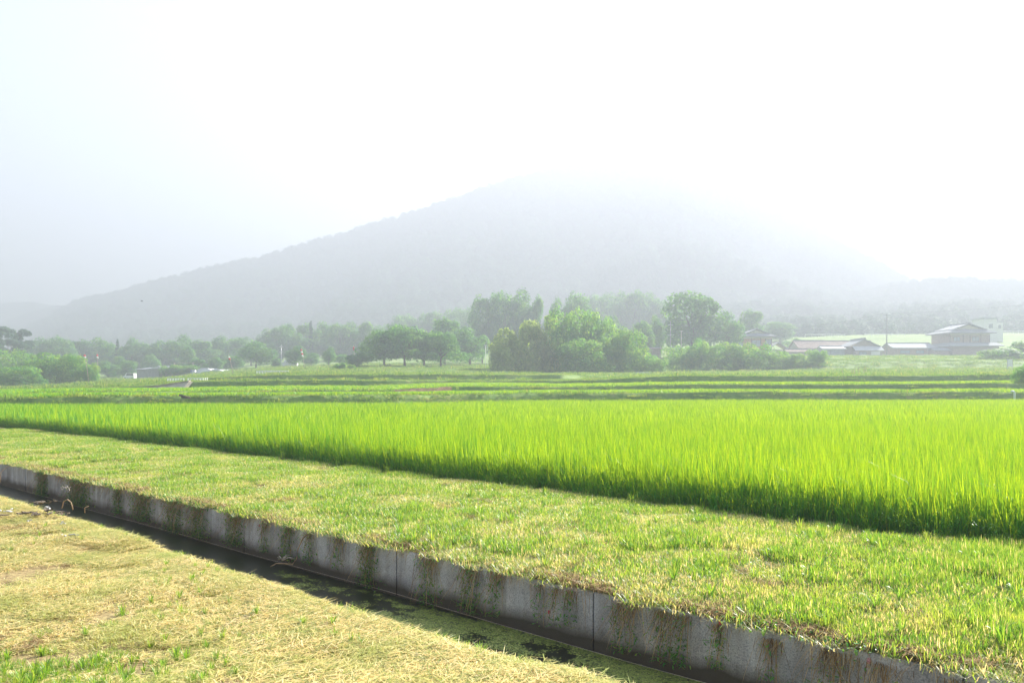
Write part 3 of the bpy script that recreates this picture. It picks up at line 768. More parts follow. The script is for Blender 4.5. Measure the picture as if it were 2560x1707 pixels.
block = ((ppx > 350) & (ppx < 530) & (Y > 74) & (Y < 79)) | ((ppx > 400) & (ppx < 530) & (Y > 92) & (Y < 98)) | ((ppx > 630) & (ppx < 730) & (Y > 112) & (Y < 120)) | ((ppx > 990) & (ppx < 1125) & (seg == 3))
S, Y, X, seg, Yk = S[~block], Y[~block], X[~block], seg[~block], Yk[~block]
flat = ((seg == 2) | (seg == 4)) & (Y - np.take_along_axis(Yk, seg[:, None], 1)[:, 0] > 0.9)
pid = np.where(flat, 5 + rng.integers(0, 3, len(Y)), rng.integers(0, 5, len(Y)))
pid = np.where((~flat) & (rng.random(len(Y)) < 0.06), 8 + rng.integers(0, 3, len(Y)), pid)
dist_s = np.clip(Y/70, 1, 2.2)
scl = np.stack([dist_s*1.1, dist_s*1.1, dist_s**0.5*rng.uniform(0.7, 1.2, len(Y))], -1)
o = scatter('terrace_grass', np.stack([X, Y, Gv(X, Y)], -1), rng.random(len(Y))*6.28, scl, pid, tpp)
tag(o, 'grass and young rice covering the far terraces', 'grass', None, 'stuff')

# ------------------------------------------------------------------ tree crowns
def leaf_cloud(lobes, n, size, stretch=(1, 1, 1), inner=0.25, droop=0.0, seed=0, aspect=1.0, lumps=0.25):
    r_ = np.random.default_rng(seed)
    lb = np.array(lobes, float)
    wts = lb[:, 3]**2; wts /= wts.sum()
    which = r_.choice(len(lb), n, p=wts)
    d = r_.normal(size=(n, 3)); d /= np.linalg.norm(d, axis=1)[:, None]
    # drop most leaves that would point straight down
    flip = (d[:, 2] < -0.35) & (r_.random(n) < 0.6); d[flip, 2] *= -1
    rad = lb[which, 3] * np.where(r_.random(n) < inner, r_.uniform(0.3, 0.9, n), r_.normal(1.0, 0.07, n))
    lumpf = 1 + lumps*fbm(d[:, 0]*3 + which*3.1, d[:, 1]*3 + d[:, 2]*4, 1.0, 3, seed)
    c = lb[which, :3] + d * (rad*lumpf)[:, None] * np.array(stretch)
    # remove leaves deep inside other lobes
    keep = np.ones(n, bool)
    for j in range(len(lb)):
        dist = np.linalg.norm((c - lb[j, :3])/np.array(stretch), axis=1)/lb[j, 3]
        keep &= ~((dist < 0.6) & (which != j) & (r_.random(n) < 0.85))
    c = c[keep]; d = d[keep]; n = len(c)
    nrm = d + r_.normal(0, 0.35, (n, 3)); nrm[:, 2] += 0.3; nrm /= np.linalg.norm(nrm, axis=1)[:, None]
    ref = r_.normal(size=(n, 3)); a = np.cross(nrm, ref); a /= np.linalg.norm(a, axis=1)[:, None]; b = np.cross(nrm, a)
    s_ = size*r_.uniform(0.5, 1.25, n)[:, None]
    if droop: a[:, 2] -= droop; 
    v = np.stack([c + a*s_*aspect, c + b*s_*0.55 + nrm*s_*0.12, c - a*s_*aspect*0.8, c - b*s_*0.55 - nrm*s_*0.1], 1).reshape(-1, 3)
    clump = 0.5 + 0.5*fbm(c[:, 0]*1.0 + c[:, 2], c[:, 1] + c[:, 2]*0.7, 1.5, 2, seed+1)
    rnd = np.clip(0.55*r_.random(n) + 0.45*clump, 0, 1)
    return v, np.arange(4*n), np.full(n, 4), np.repeat(rnd, 4)

def rand_lobes(r_, k, w, h, z0, rmin, rmax, shape='round'):
    L = []
    for i in range(k):
        a = r_.random()*2*math.pi; t = r_.random()
        if shape == 'round':
            z = z0 + (h - z0)*(0.15 + 0.7*t); prof = math.sin(math.pi*(0.12 + 0.76*t))**0.7
        elif shape == 'umbrella':
            z = z0 + (h-z0)*(0.25 + 0.6*t); prof = (1 - t*0.75)
        elif shape == 'column':
            z = z0 + (h-z0)*t*0.92; prof = (0.8 if t < 0.7 else 0.4)
        elif shape == 'cone':
            z = z0 + (h-z0)*t*0.95; prof = 1 - t*0.93
        rr = rmin + (rmax - rmin)*r_.random()
        if shape == 'cone': rr *= (1.1 - 0.75*t)
        R_ = max(0, (w - rr*0.7)*prof)*math.sqrt(r_.uniform(0.25, 1))
        L.append((R_*math.cos(a), R_*math.sin(a), min(z, h - rr*0.8), rr))
    return L

# every crown is modelled 1 unit half-width, 2.4 units high (or so), then scaled to its tree
CROWNS = {}
def crown(kind, i, lobes, n, size, mat, **k):
    v, l, s_, r_ = leaf_cloud(lobes, n, size, seed=hash((kind, i)) % 1 + i*17 + len(kind)*101, **k)
    zmax = np.percentile(v[:, 2], 99.6); wmax = np.percentile(np.abs(v[:, :2]), 98.5)
    v = v / np.array([wmax, wmax, zmax])                 # half-width 1, top at 1
    CROWNS.setdefault(kind, []).append(np_mesh(kind + '_crown', v, l, s_, [mat], {'rnd': r_}))
for i in range(4):
    r_ = np.random.default_rng(100 + i)
    crown('round', i, rand_lobes(r_, 15, 5, 11, 1.2, 1.5, 2.6), 9000, 0.30, M['foliage'])
for i in range(2):
    r_ = np.random.default_rng(120 + i)
    crown('cherry', i, rand_lobes(r_, 46, 7, 8.2, 0.0, 1.0, 2.1, 'umbrella'), 10000, 0.24, M['foliage'], stretch=(1.25, 1.25, 0.62), inner=0.15, aspect=1.4)
for i in range(2):
    r_ = np.random.default_rng(140 + i)
    crown('oval', i, rand_lobes(r_, 18, 4.6, 12, 0.8, 1.3, 2.4, 'column'), 7500, 0.28, M['foliage'])
for i in range(2):
    r_ = np.random.default_rng(150 + i)
    crown('conifer', i, rand_lobes(r_, 34, 2.8, 13, 0.6, 0.7, 1.3, 'cone'), 6500, 0.24, M['needle'], stretch=(1.2, 1.2, 0.7), aspect=1.5)
for i in range(1):
    r_ = np.random.default_rng(155)
    crown('pine', i, rand_lobes(r_, 13, 4, 12, 4.0, 0.9, 1.6), 4200, 0.25, M['needle'], stretch=(1.2, 1.2, 0.5), inner=0.1, aspect=1.6)
for i in range(3):
    r_ = np.random.default_rng(160 + i)
    L = rand_lobes(r_, 26, 5.0, 7.5, -0.3, 0.8, 1.9) + [(0, 0, 1.2, 3.0), (1.5, 0.6, 0.6, 2.6), (-1.8, 0.3, 0.5, 2.6)]
    crown('vine', i, L, 15000, 0.20, M['vine'], inner=0.1, lumps=0.3, droop=0.3)
for i in range(2):
    r_ = np.random.default_rng(170 + i)
    L = rand_lobes(r_, 30, 5.2, 9.5, -0.2, 0.8, 1.6) + rand_lobes(r_, 10, 3.0, 10.4, 6.0, 0.4, 0.8) + [(0, 0, 0.8, 3.2), (2.2, 0, 0.6, 2.6), (-2.2, 0, 0.6, 2.6), (0, 2, .6, 2.6), (0, -2, .6, 2.6)]
    crown('bamboo', i, L, 16000, 0.26, M['bamboo'], stretch=(0.95, 0.95, 1.15), inner=0.2, aspect=1.6, droop=0.4, lumps=0.4)
for i in range(2):
    r_ = np.random.default_rng(180 + i)
    crown('shrub', i, rand_lobes(r_, 9, 2.0, 2.4, 0.1, 0.5, 1.0), 3200, 0.15, M['vine'])
def trunk_mesh(i, limbs=5, base=0.28, splay=0.0):
    r_ = random.Random(i); mb = MB()
    pts = [(0, 0, 0), (0.02 + splay*0.2, 0.01, 0.2), (0.03 + splay*0.5, 0, 0.42), (0.02 + splay, 0.01, 0.75)]
    mb.tube([(p[0]*1, p[1], p[2]) for p in pts], [0.06*1.2, 0.045, 0.035, 0.012], 7)
    for k in range(limbs):
        a = r_.random()*6.28; z = r_.uniform(0.2, 0.45); L = r_.uniform(0.45, 0.8)
        mb.tube([(0.02, 0, z), (0.02 + math.cos(a)*L*0.45, math.sin(a)*L*0.45, z + 0.14), (math.cos(a)*L, math.sin(a)*L, z + 0.33)], [0.028, 0.018, 0.006], 5)
    return mb.mesh('trunk', M['bark'], True)
TR = [trunk_mesh(i) for i in range(4)]

def tree(kind, var, px, top, half, base, Yd, label, group=None, name='tree', cat='tree', rot=None, deep=1.0):
    """one tree as a thing: an Empty at its foot, a trunk and a crown"""
    X = (px - 1280)/F*Yd
    zb = G(X, Yd) - 0.1
    zt = EYE - (top - HZ)/F*Yd
    hw = half/F*Yd
    H = max(zt - zb, 0.5)
    o = empty(name, (X, Yd, zb), random.random()*6.28 if rot is None else rot)
    tag(o, label, cat, group)
    cm = CROWNS[kind][var % len(CROWNS[kind])]
    c = link(bpy.data.objects.new('crown', cm), o); c.scale = (hw, hw*deep, H)
    if kind not in ('vine', 'shrub', 'bamboo'):
        t = link(bpy.data.objects.new('trunk', TR[var % 4]), o); t.scale = (hw, hw, H)
        t.scale = (min(hw, H*0.5), min(hw, H*0.5), H*0.95)
    return o

# --- individually described trees
T = [
 # kind, var, px, top, half, base, Y, name, label, rot
 ('pine', 0, 20, 817, 34, 940, 215, 'pine_tree', 'tall open-crowned pine at the left edge, highest tree there'),
 ('pine', 0, 56, 823, 24, 940, 222, 'pine_tree', 'thin pine just right of the tallest pine at the left edge'),
 ('vine', 0, 40, 876, 58, 940, 168, 'vine_covered_tree', 'rounded vine-hung tree at left edge behind the dense vine mound'),
 ('vine', 1, 138, 884, 62, 965, 142, 'vine_covered_tree', 'largest dark green vine mound left of the red-tipped pole'),
 ('vine', 2, 188, 886, 38, 962, 141, 'vine_covered_tree', 'vine-draped tree with knobbly top just left of the leaning pole'),
 ('vine', 1, 226, 908, 20, 958, 141, 'vine_covered_tree', 'small vine-covered tree immediately right of the leaning pole'),
 ('vine', 2, 40, 916, 62, 972, 132, 'vine_covered_bush', 'low sloping vine thicket running down to the left edge'),
 ('round', 0, 270, 903, 30, 950, 200, 'tree', 'yellowish bushy tree right of the vine mounds and left of the van'),
 ('oval', 0, 296, 890, 16, 950, 215, 'tree', 'slender pale tree rising behind the bushy tree near the van'),
 ('round', 1, 322, 902, 26, 950, 205, 'tree', 'dark round tree directly behind the parked white van'),
 ('round', 2, 383, 886, 26, 945, 235, 'tree', 'round tree rising behind the ridge of the grey shed'),
 ('oval', 1, 470, 866, 22, 940, 230, 'tree', 'tall narrow tree behind the timber frame by the greenhouse'),
 ('round', 3, 497, 897, 22, 940, 200, 'tree', 'light green tree directly behind the white greenhouse'),
 ('round', 0, 541, 893, 24, 940, 205, 'tree', 'soft green tree behind the right end of the greenhouse'),
 ('round', 1, 580, 888, 26, 930, 215, 'tree', 'tree just behind the short pole with red streamer right of greenhouse'),
 ('round', 2, 640, 856, 47, 928, 200, 'tree', 'large rounded tree above the long white guard rail'),
 ('round', 3, 690, 895, 14, 920, 195, 'tree', 'small yellowish tree on the right flank of the large rounded tree'),
 ('round', 0, 740, 865, 26, 915, 190, 'tree', 'compact round tree behind the red and white streamer pole'),
 ('round', 1, 778, 882, 20, 912, 205, 'tree', 'low tree right of the red and white streamer pole'),
 ('round', 2, 822, 868, 18, 912, 180, 'tree', 'small open tree alone on the grassy rise left of the cherries'),
 ('shrub', 0, 858, 886, 28, 912, 190, 'bush', 'spreading bush behind the small open tree'),
 ('round', 0, 893, 880, 34, 925, 145, 'tree', 'small low tree at the left foot of the cherry group'),
 ('shrub', 1, 843, 908, 9, 925, 132, 'shrub', 'leftmost of three clipped dark shrubs on the grass bank'),
 ('shrub', 0, 858, 906, 10, 925, 132, 'shrub', 'middle one of three clipped dark shrubs on the grass bank'),
 ('shrub', 1, 879, 910, 8, 925, 132, 'shrub', 'rightmost of three clipped dark shrubs on the grass bank'),
 ('cherry', 1, 960, 826, 66, 918, 150, 'cherry_tree', 'wide cherry tree on the left of the bank-top group'),
 ('cherry', 0, 1012, 814, 72, 920, 150, 'cherry_tree', 'tallest spreading cherry tree in the middle of its group'),
 ('cherry', 1, 1060, 832, 48, 918, 152, 'cherry_tree', 'narrow cherry tree between the tallest and the rightmost cherry'),
 ('cherry', 0, 1102, 829, 56, 916, 150, 'cherry_tree', 'rightmost cherry tree, its crown reaching toward the lamp post'),
 ('round', 3, 1112, 797, 46, 905, 195, 'tree', 'domed tree showing above the cherry trees'),
 ('round', 0, 1175, 820, 50, 908, 178, 'tree', 'broad dark tree behind the slim white lamp post'),
 ('round', 3, 1206, 742, 30, 890, 232, 'tree', 'dark columnar tree at the left end of the tall tree group'),
 ('round', 2, 1230, 736, 30, 890, 232, 'tree', 'tree second from the left in the tall group'),
 ('round', 1, 1262, 731, 42, 890, 230, 'tree', 'tall bushy tree left of centre behind the bamboo'),
 ('round', 2, 1312, 727, 42, 890, 230, 'tree', 'tallest billowing tree behind the bamboo grove'),
 ('round', 3, 1350, 742, 24, 890, 228, 'tree', 'shoulder-like tree at the right end of the tall group'),
 ('round', 0, 1398, 750, 30, 890, 240, 'tree', 'dark tree left of the vine tower top'),
 ('round', 1, 1440, 736, 40, 890, 242, 'tree', 'rounded tree showing directly above the vine tower'),
 ('bamboo', 0, 1262, 824, 40, 930, 141, 'bamboo_clump', 'lower yellow-green bamboo at the left end of the grove'),
 ('bamboo', 1, 1318, 804, 45, 930, 143, 'bamboo_clump', 'middle feathery bamboo clump with pale tips'),
 ('bamboo', 0, 1376, 789, 38, 930, 145, 'bamboo_clump', 'tallest bamboo clump leaning against the vine tower'),
 ('vine', 0, 1434, 772, 66, 932, 142, 'vine_covered_tree', 'towering vine-covered tree in the centre of the grove'),
 ('vine', 1, 1500, 784, 42, 932, 143, 'vine_covered_tree', 'vine-draped tree on the right shoulder of the vine tower'),
 ('vine', 2, 1455, 850, 62, 932, 134, 'vine_covered_bush', 'lower vine mound in front of the vine tower'),
 ('vine', 0, 1530, 838, 40, 932, 138, 'vine_covered_tree', 'shaded vine bush between the tower and the conical tree'),
 ('vine', 2, 1573, 824, 44, 932, 138, 'vine_covered_tree', 'cone-shaped vine-covered tree at the right end of the grove'),
 ('vine', 1, 1625, 888, 40, 932, 139, 'vine_covered_bush', 'low bush running right from the conical vine-covered tree'),
 ('round', 2, 1540, 790, 34, 890, 225, 'tree', 'pale tree just right of the vine tower'),
 ('round', 3, 1598, 805, 36, 890, 205, 'tree', 'light green tree above the conical vine-covered tree'),
 ('round', 0, 1640, 790, 24, 890, 215, 'tree', 'pale tree touching the left side of the giant round tree'),
 ('round', 1, 1728, 730, 72, 880, 200, 'tree', 'giant round dark tree left of the upper farmhouse'),
 ('round', 2, 1815, 780, 42, 880, 202, 'tree', 'pale tree on the right flank of the giant round tree'),
 ('round', 3, 1880, 776, 34, 870, 252, 'tree', 'layered tree directly behind the ochre farmhouse'),
 ('round', 0, 1838, 838, 30, 875, 240, 'bush', 'bush left of the ochre farmhouse wall'),
 ('round', 1, 1950, 805, 40, 870, 285, 'tree', 'faint round tree behind and right of the ochre farmhouse'),
 ('vine', 0, 1700, 868, 48, 926, 150, 'vine_covered_bush', 'left slope of the vine hedge below the giant tree'),
 ('vine', 1, 1752, 848, 34, 926, 150, 'vine_covered_bush', 'highest knob of the vine hedge below the giant tree'),
 ('vine', 2, 1815, 858, 48, 926, 151, 'vine_covered_bush', 'vine mound under the left wall of the ochre farmhouse'),
 ('vine', 0, 1880, 860, 50, 926, 150, 'vine_covered_bush', 'vine mound in front of the ochre farmhouse'),
 ('vine', 1, 1945, 876, 38, 926, 151, 'vine_covered_bush', 'vine mound below the tan shed roof'),
 ('vine', 2, 1990, 884, 26, 926, 152, 'vine_covered_bush', 'low knobbly bush between the vine mounds and the last bush'),
 ('vine', 0, 2040, 874, 28, 926, 153, 'bush', 'last dark bush at the right end of the hedge'),
 ('shrub', 1, 2505, 868, 52, 890, 165, 'bush', 'spreading bush right of the big hip-roofed farmhouse'),
 ('shrub', 0, 2558, 852, 36, 890, 170, 'bush', 'taller hazy bush at the right edge behind the white sign'),
 ('vine', 1, 2578, 910, 40, 985, 72, 'bush', 'dark rounded bush cut by the right edge above the paddy'),
 ('shrub', 1, 1980, 845, 22, 870, 250, 'bush', 'yellow-green bush between the ochre farmhouse and the brown roof'),
]
for t in T:
    tree(t[0], t[1], t[2], t[3], t[4], t[5], t[6], t[8], name=t[7], cat='bush' if 'bush' in t[7] or 'shrub' in t[7] else ('bamboo' if 'bamboo' in t[7] else 'tree'))
# --- rows of look-alike hazy trees
ORD = ['leftmost', 'second', 'third', 'fourth', 'fifth', 'sixth', 'seventh', 'eighth', 'ninth', 'tenth', 'eleventh', 'twelfth', 'thirteenth', 'fourteenth', 'fifteenth', 'sixteenth']
def row(items, Yd, base, label, group, kinds=('round',), lower=855):
    sky_ = sorted(i for i in items if i[1] < lower); low_ = sorted(i for i in items if i[1] >= lower)
    for part_, where in ((sky_, 'skyline'), (low_, 'lower')):
        for i, (px, top, half) in enumerate(part_):
            pos = ORD[i] if i == 0 else (ORD[i] + ' from left' if i < len(part_) - 1 else 'rightmost')
            tree(kinds[i % len(kinds)], i, px, top, half*1.35, base, Yd + random.uniform(-8, 8), '%s of the %s crowns in %s' % (pos, where, label), group, 'tree')
row([(92, 846, 26), (135, 842, 24), (165, 850, 22), (198, 850, 24), (240, 845, 30), (272, 858, 16), (323, 846, 22), (356, 856, 18), (405, 854, 30), (440, 852, 24), (466, 838, 26), (506, 851, 24), (548, 842, 26), (598, 843, 28), (628, 852, 24), (375, 868, 24), (300, 872, 24), (110, 870, 30), (520, 872, 30), (580, 872, 28), (215, 874, 26), (440, 878, 24)],
    262, 940, 'the hazy wood behind shed and greenhouse', 'trees of the left wood', lower=859)
tree('conifer', 0, 293, 849, 10, 940, 255, 'only narrow pointed conifer in the wood behind the van')
row([(680, 824, 26), (702, 813, 20), (730, 811, 22), (758, 810, 22), (812, 806, 26), (850, 809, 24), (884, 806, 24), (922, 806, 26), (950, 815, 24), (700, 845, 30), (760, 845, 32), (820, 845, 32), (880, 845, 34), (930, 850, 30)],
    275, 905, 'the wood block left of the cherries', 'trees of the middle wood', lower=830)
tree('conifer', 1, 777, 804, 9, 905, 270, 'only spiky conifer tip in the dark middle wood block')
row([(985, 790, 26), (1018, 787, 24), (1052, 785, 26), (1088, 779, 24), (1122, 776, 26), (1155, 772, 26), (1185, 770, 26), (1030, 805, 34), (1075, 806, 30)],
    335, 890, 'the pale wood above the cherry trees', 'pale trees above the cherries', lower=795)
row([(1470, 740, 30), (1508, 735, 30), (1545, 733, 30), (1582, 730, 30), (1618, 735, 30), (1648, 748, 26), (1500, 765, 36), (1560, 765, 36), (1610, 770, 30), (1660, 790, 30)],
    335, 885, 'the pale wood left of the giant tree', 'pale trees right of centre', lower=755)

# --- far forest masses
fc = []
for i in range(4):
    v, l, s_, r_ = leaf_cloud(rand_lobes(np.random.default_rng(200+i), 7, 3.2, 7.5, 0.5, 1.4, 2.4), 1500, 0.5, seed=200+i)
    fc.append(np_mesh('forest_crown', v, l, s_, [M['needle']], {'rnd': r_}))
def forest(name, label, X, Y, Z, N, s0, s1, ridge_rows, nr, pxr=None):
    r = np.where(rng.random(N) < 0.35, rng.uniform(nr - ridge_rows, nr - 0.5, N), rng.uniform(1, nr - 0.5, N)).astype(int)
    c = rng.integers(0, X.shape[1] - 1, N); f = rng.random(N)
    x = X[r, c]*(1-f) + X[r, c+1]*f; y = Y[r, c]*(1-f) + Y[r, c+1]*f; z = Z[r, c]*(1-f) + Z[r, c+1]*f
    ok = (np.abs(x/y) < 0.85)
    x, y, z = x[ok], y[ok], z[ok]
    o = scatter(name, np.stack([x, y, z - 1.5], -1), rng.random(len(x))*6.28, rng.uniform(s0, s1, len(x)), rng.integers(0, 4, len(x)), fc)
    tag(o, label, 'forest', None, 'stuff')
forest('mountain_forest', 'dense forest covering the hazy mountain', mtX, mtY, mtZ, 22000, 0.6, 1.7, 2, 60)
forest('hill_forest', 'faint forest covering the low hill behind the farmhouses', ftX, ftY, ftZ, 7000, 0.8, 1.7, 4, 60)

# ------------------------------------------------------------------ canal wall
cw = empty('canal_wall', (*un(0, N_WALL), 0.0), tang)
tag(cw, 'grey precast concrete retaining wall along the far side of the canal', 'wall')
joints = [-16.0, -13.2, -10.2, -7.3, -4.4, -1.6, 1.27, 4.12, 6.77, 10.01, 13.0, 16.1, 19.2, 22.3, 25.4, 28.5, 31.6, 34.7, 37.8, 40.9, 44.0, 47.1]
for i in range(len(joints)-1):
    a, b = joints[i] + 0.008, joints[i+1] - 0.008
    off = random.uniform(-0.006, 0.006); top = 0.015 + random.uniform(-0.008, 0.01)
    # local x runs along the wall, local y into the bund is negative
    mb = MB(); K = 24; xs = np.linspace(a, b, K)
    prof = [(off - 0.0, -1.0), (off, top - 0.012), (off - 0.010, top), (off - 0.13, top)]
    vs = []; fs = []
    for x in xs:
        for j, (yy, zz_) in enumerate(prof):
            jit = 0.004*mnoise.noise(Vector((x*3, i, j*2.0))) if j < 3 else 0
            vs.append((x, yy + jit, zz_ + (jit*1.5 if j else 0)))
    for k in range(K-1):
        for j in range(3): fs.append((k*4+j, k*4+j+1, (k+1)*4+j+1, (k+1)*4+j))
    fs.append((0, 1, 2, 3)); fs.append(((K-1)*4+3, (K-1)*4+2, (K-1)*4+1, (K-1)*4))
    mb.add([(x, y, z) for x, y, z in vs], fs)
    mb.build('panel', M['concrete'], cw)
mb = MB(); mb.box(joints[0], joints[-1], -0.12, -0.03, -1.0, -0.03); mb.build('backing', M['concrete'], cw)

def wl(px, py, off=0.02): return wallpt(px, py, off)
# snail egg clusters
for px, py, s_, lab, mt in [(1372, 1529, 1.0, 'bright red egg cluster low on the wall right of centre, free of roots', 'egg'),
                    (1800, 1555, 1.15, 'red egg cluster at the wall lip under the clover', 'egg'),
                    (648, 1313, 0.9, 'small red egg cluster near the wall top left of the arching stem', 'egg'),
                    (1082, 1398, 0.8, 'small dark red egg cluster at the lip among the matted roots', 'egg'),
                    (438, 1256, 0.9, 'far red egg cluster near the lip where green vines hang', 'egg'),
                    (2172, 1651, 1.2, 'pale pink egg cluster at the lip near the lower right corner', 'egg_pale')]:
    p = wl(px, py, 0.012)
    v = []; f = []
    mb = MB(); K = 7
    for a in range(K+1):
        th = math.pi*a/K
        for b in range(8):
            ph = 2*math.pi*b/8; rr = 0.011*s_*(1 + 0.18*math.sin(5*ph + a*2.2))
            v.append((rr*math.sin(th)*math.cos(ph), rr*math.sin(th)*math.sin(ph)*0.7, 0.019*s_*math.cos(th)))
    f = [(a*8+b, a*8+(b+1) % 8, (a+1)*8+(b+1) % 8, (a+1)*8+b) for a in range(K) for b in range(8)]
    mb.add(v, f); o = mb.build('egg_cluster', M[mt], None, True, p); o.rotation_euler = (0, random.uniform(-.3, .3), tang)
    tag(o, lab, 'snail eggs', 'pink snail egg clusters on the canal wall')

# hanging weed clumps (one thing each)
def hanging(px, py, width, length, green, seed, label, name='hanging_weed'):
    r_ = np.random.default_rng(seed); p = wl(px, py, 0.0)
    p.z = min(p.z, 0.005); o = empty(name, p, tang + math.pi)       # local -y points out over the canal
    tag(o, label, 'hanging plant', 'weeds and roots hanging down the canal wall')
    n = int(110*width/0.2)
    bx = r_.normal(0, width*0.42, n)
    st = blades(bx, r_.uniform(-0.02, 0.0, n), r_.uniform(0.0, 0.02, n), r_.normal(-math.pi/2, 0.7, n), length*np.clip(r_.exponential(0.45, n) + 0.12, 0, 1.05), r_.uniform(0.0015, 0.0045, n), r_.uniform(2.1, 2.9, n), r_.normal(0.35, 0.25, n), 6, r_.random(n))
    link(bpy.data.objects.new('dry_stems', bmesh_of('dry_stems', [st], M['dead'])), o)
    m = max(10, int(green*width*length*5200))
    x = r_.normal(0, width*0.45, m); z = -length*r_.uniform(0.0, 1.0, m)**0.8
    gl = blades(x, -r_.uniform(0.01, 0.08, m), z + 0.02, r_.normal(-math.pi/2, 1.1, m), r_.uniform(0.02, 0.07, m), r_.uniform(0.007, 0.016, m), r_.uniform(0.6, 2.0, m), r_.uniform(0.2, 1.0, m), 3, r_.random(m))
    link(bpy.data.objects.new('leaves', bmesh_of('leaves', [gl], M['weed'])), o)
for a in [(925, 1352, 0.20, 0.50, 1.0, 1, 'thickest leafy weed clump, reaching from lip to water'),
          (1078, 1392, 0.22, 0.52, 0.5, 2, 'wide matted clump of brown roots right of the thickest leafy clump'),
          (778, 1312, 0.14, 0.42, 0.6, 3, 'weed clump close right of the arching dead stem'),
          (725, 1298, 0.16, 0.45, 1.0, 4, 'green-brown clump behind the arching dead stem'),
          (668, 1286, 0.14, 0.42, 0.6, 5, 'rooty clump left of the arching dead stem'),
          (590, 1262, 0.30, 0.45, 0.9, 6, 'clump hanging beside the joint at the left middle of the wall'),
          (500, 1238, 0.36, 0.48, 0.9, 7, 'leafy curtain just right of the shaded left third of the wall'),
          (440, 1226, 0.40, 0.5, 0.9, 8, 'dense dark curtain of weeds below the far red egg cluster'),
          (360, 1206, 0.50, 0.45, 1.0, 9, 'fourth clump counted from the left end of the wall'),
          (300, 1192, 0.22, 0.45, 1.1, 10, 'third clump counted from the left end of the wall'),
          (200, 1175, 0.70, 0.5, 1.2, 11, 'second clump counted from the left end, above the tangled white twig'),
          (110, 1168, 0.40, 0.5, 1.3, 12, 'leftmost green clump on the wall'),
          (850, 1330, 0.14, 0.40, 0.4, 13, 'thin brown roots between the arching stem and the thickest clump'),
          (1180, 1418, 0.20, 0.46, 0.7, 14, 'green-flecked clump right of the wide root mat'),
          (1245, 1432, 0.14, 0.44, 0.4, 15, 'ropey roots left of the bright red egg cluster'),
          (1352, 1462, 0.07, 0.38, 0.4, 16, 'single strand of roots just above the bright red egg cluster'),
          (1392, 1472, 0.08, 0.34, 0.4, 17, 'strand of roots just right of the bright red egg cluster'),
          (1428, 1478, 0.10, 0.30, 0.6, 18, 'small leafy strand left of the dark wall joint'),
          (1555, 1506, 0.10, 0.42, 0.7, 19, 'green strand right of the dark wall joint, touching the duckweed'),
          (1588, 1510, 0.10, 0.40, 0.3, 20, 'pale rooty strand with forked tips'),
          (1660, 1528, 0.12, 0.42, 0.5, 21, 'leafy strand left of the red eggs at the lip'),
          (1705, 1538, 0.10, 0.40, 0.8, 22, 'round-leaved creeper strand under the clover'),
          (1800, 1562, 0.09, 0.34, 0.8, 23, 'creeper hanging below the red eggs at the lip'),
          (1935, 1600, 0.12, 0.36, 0.2, 24, 'forked brown roots in the lower right'),
          (2080, 1628, 0.20, 0.40, 0.2, 25, 'broad tangle of roots left of the pale pink eggs'),
          (2200, 1660, 0.16, 0.36, 0.1, 26, 'pale roots right of the pale pink eggs'),
          (2440, 1712, 0.22, 0.3, 0.3, 27, 'last root tangle at the lower right corner')]:
    hanging(*a)

# arching dead stem and driftwood
pts = [wl(772, 1331, -0.02), wl(757, 1345, 0.10), wl(745, 1372, 0.16), wl(742, 1395, 0.18), wl(731, 1410, 0.22), wl(712, 1408, 0.32), wl(690, 1408, 0.42), wl(676, 1416, 0.5)]
mb = MB(); mb.tube(pts, [0.008, 0.008, 0.007, 0.007, 0.007, 0.007, 0.006, 0.003], 6)
tag(mb.build('dead_stem', M['twig'], None, True), 'pale arching dead stem curving from the wall lip to the water', 'dead stem')
mb = MB(); c = wl(705, 1400, 0.38)
for k in range(9):
    a = random.uniform(-2.6, 0.6); L = random.uniform(0.08, 0.28); d_ = Vector((math.cos(a)*L, random.uniform(-.05, .05), abs(math.sin(a))*L*0.35))
    mb.tube([c, c + d_*0.5 + Vector((0, 0, 0.02)), c + d_ - Vector((0, 0, 0.03))], [0.006, 0.004, 0.0015], 5)
tag(mb.build('driftwood', M['twig_grey'], None, True), 'bleached branching twig caught over the water below the arching stem', 'twig')
mb = MB(); c = wl(165, 1217, 0.5)
for k in range(7):
    x0 = Vector((-0.10 + 0.03*k, 0.0, 0.02*math.sin(k*2.1)))
    a_ = random.uniform(0, 3.1); mb.tube([c + x0, c + x0 + Vector((0.04*math.cos(a_), 0.02, -0.05*math.sin(a_))), c + x0 + Vector((0.07*math.cos(a_), 0, 0.01 - 0.05*random.random()))], [0.006, 0.005, 0.003], 5)
tag(mb.build('driftwood', M['twig_grey'], None, True), 'tangled whitish twig lying over the far left water', 'twig')
def bank_pt(px, py):
    Y = (EYE - 0.11)*F/(py - HZ); return Vector(((px-1280)/F*Y, Y, 0.10))
a = bank_pt(155, 1268); b = bank_pt(183, 1272)
mb = MB(); mb.tube([a, a + Vector((0.02, 0, 0.09)), (a+b)/2 + Vector((0, 0, 0.13)), b + Vector((-0.03, 0, 0.10)), b], 0.007, 5)
tag(mb.build('bent_stem', M['twig'], None, True), 'hooped dry stem standing on the far left bank edge', 'dead stem')
a = bank_pt(212, 1280); mb = MB(); mb.tube([a, a + Vector((0.0, 0, 0.07)), a + Vector((0.05, 0, 0.09))], [0.006, 0.005, 0.004], 5)
tag(mb.build('bent_stem', M['twig'], None, True), 'short hooked dry stem right of the hooped one', 'dead stem')
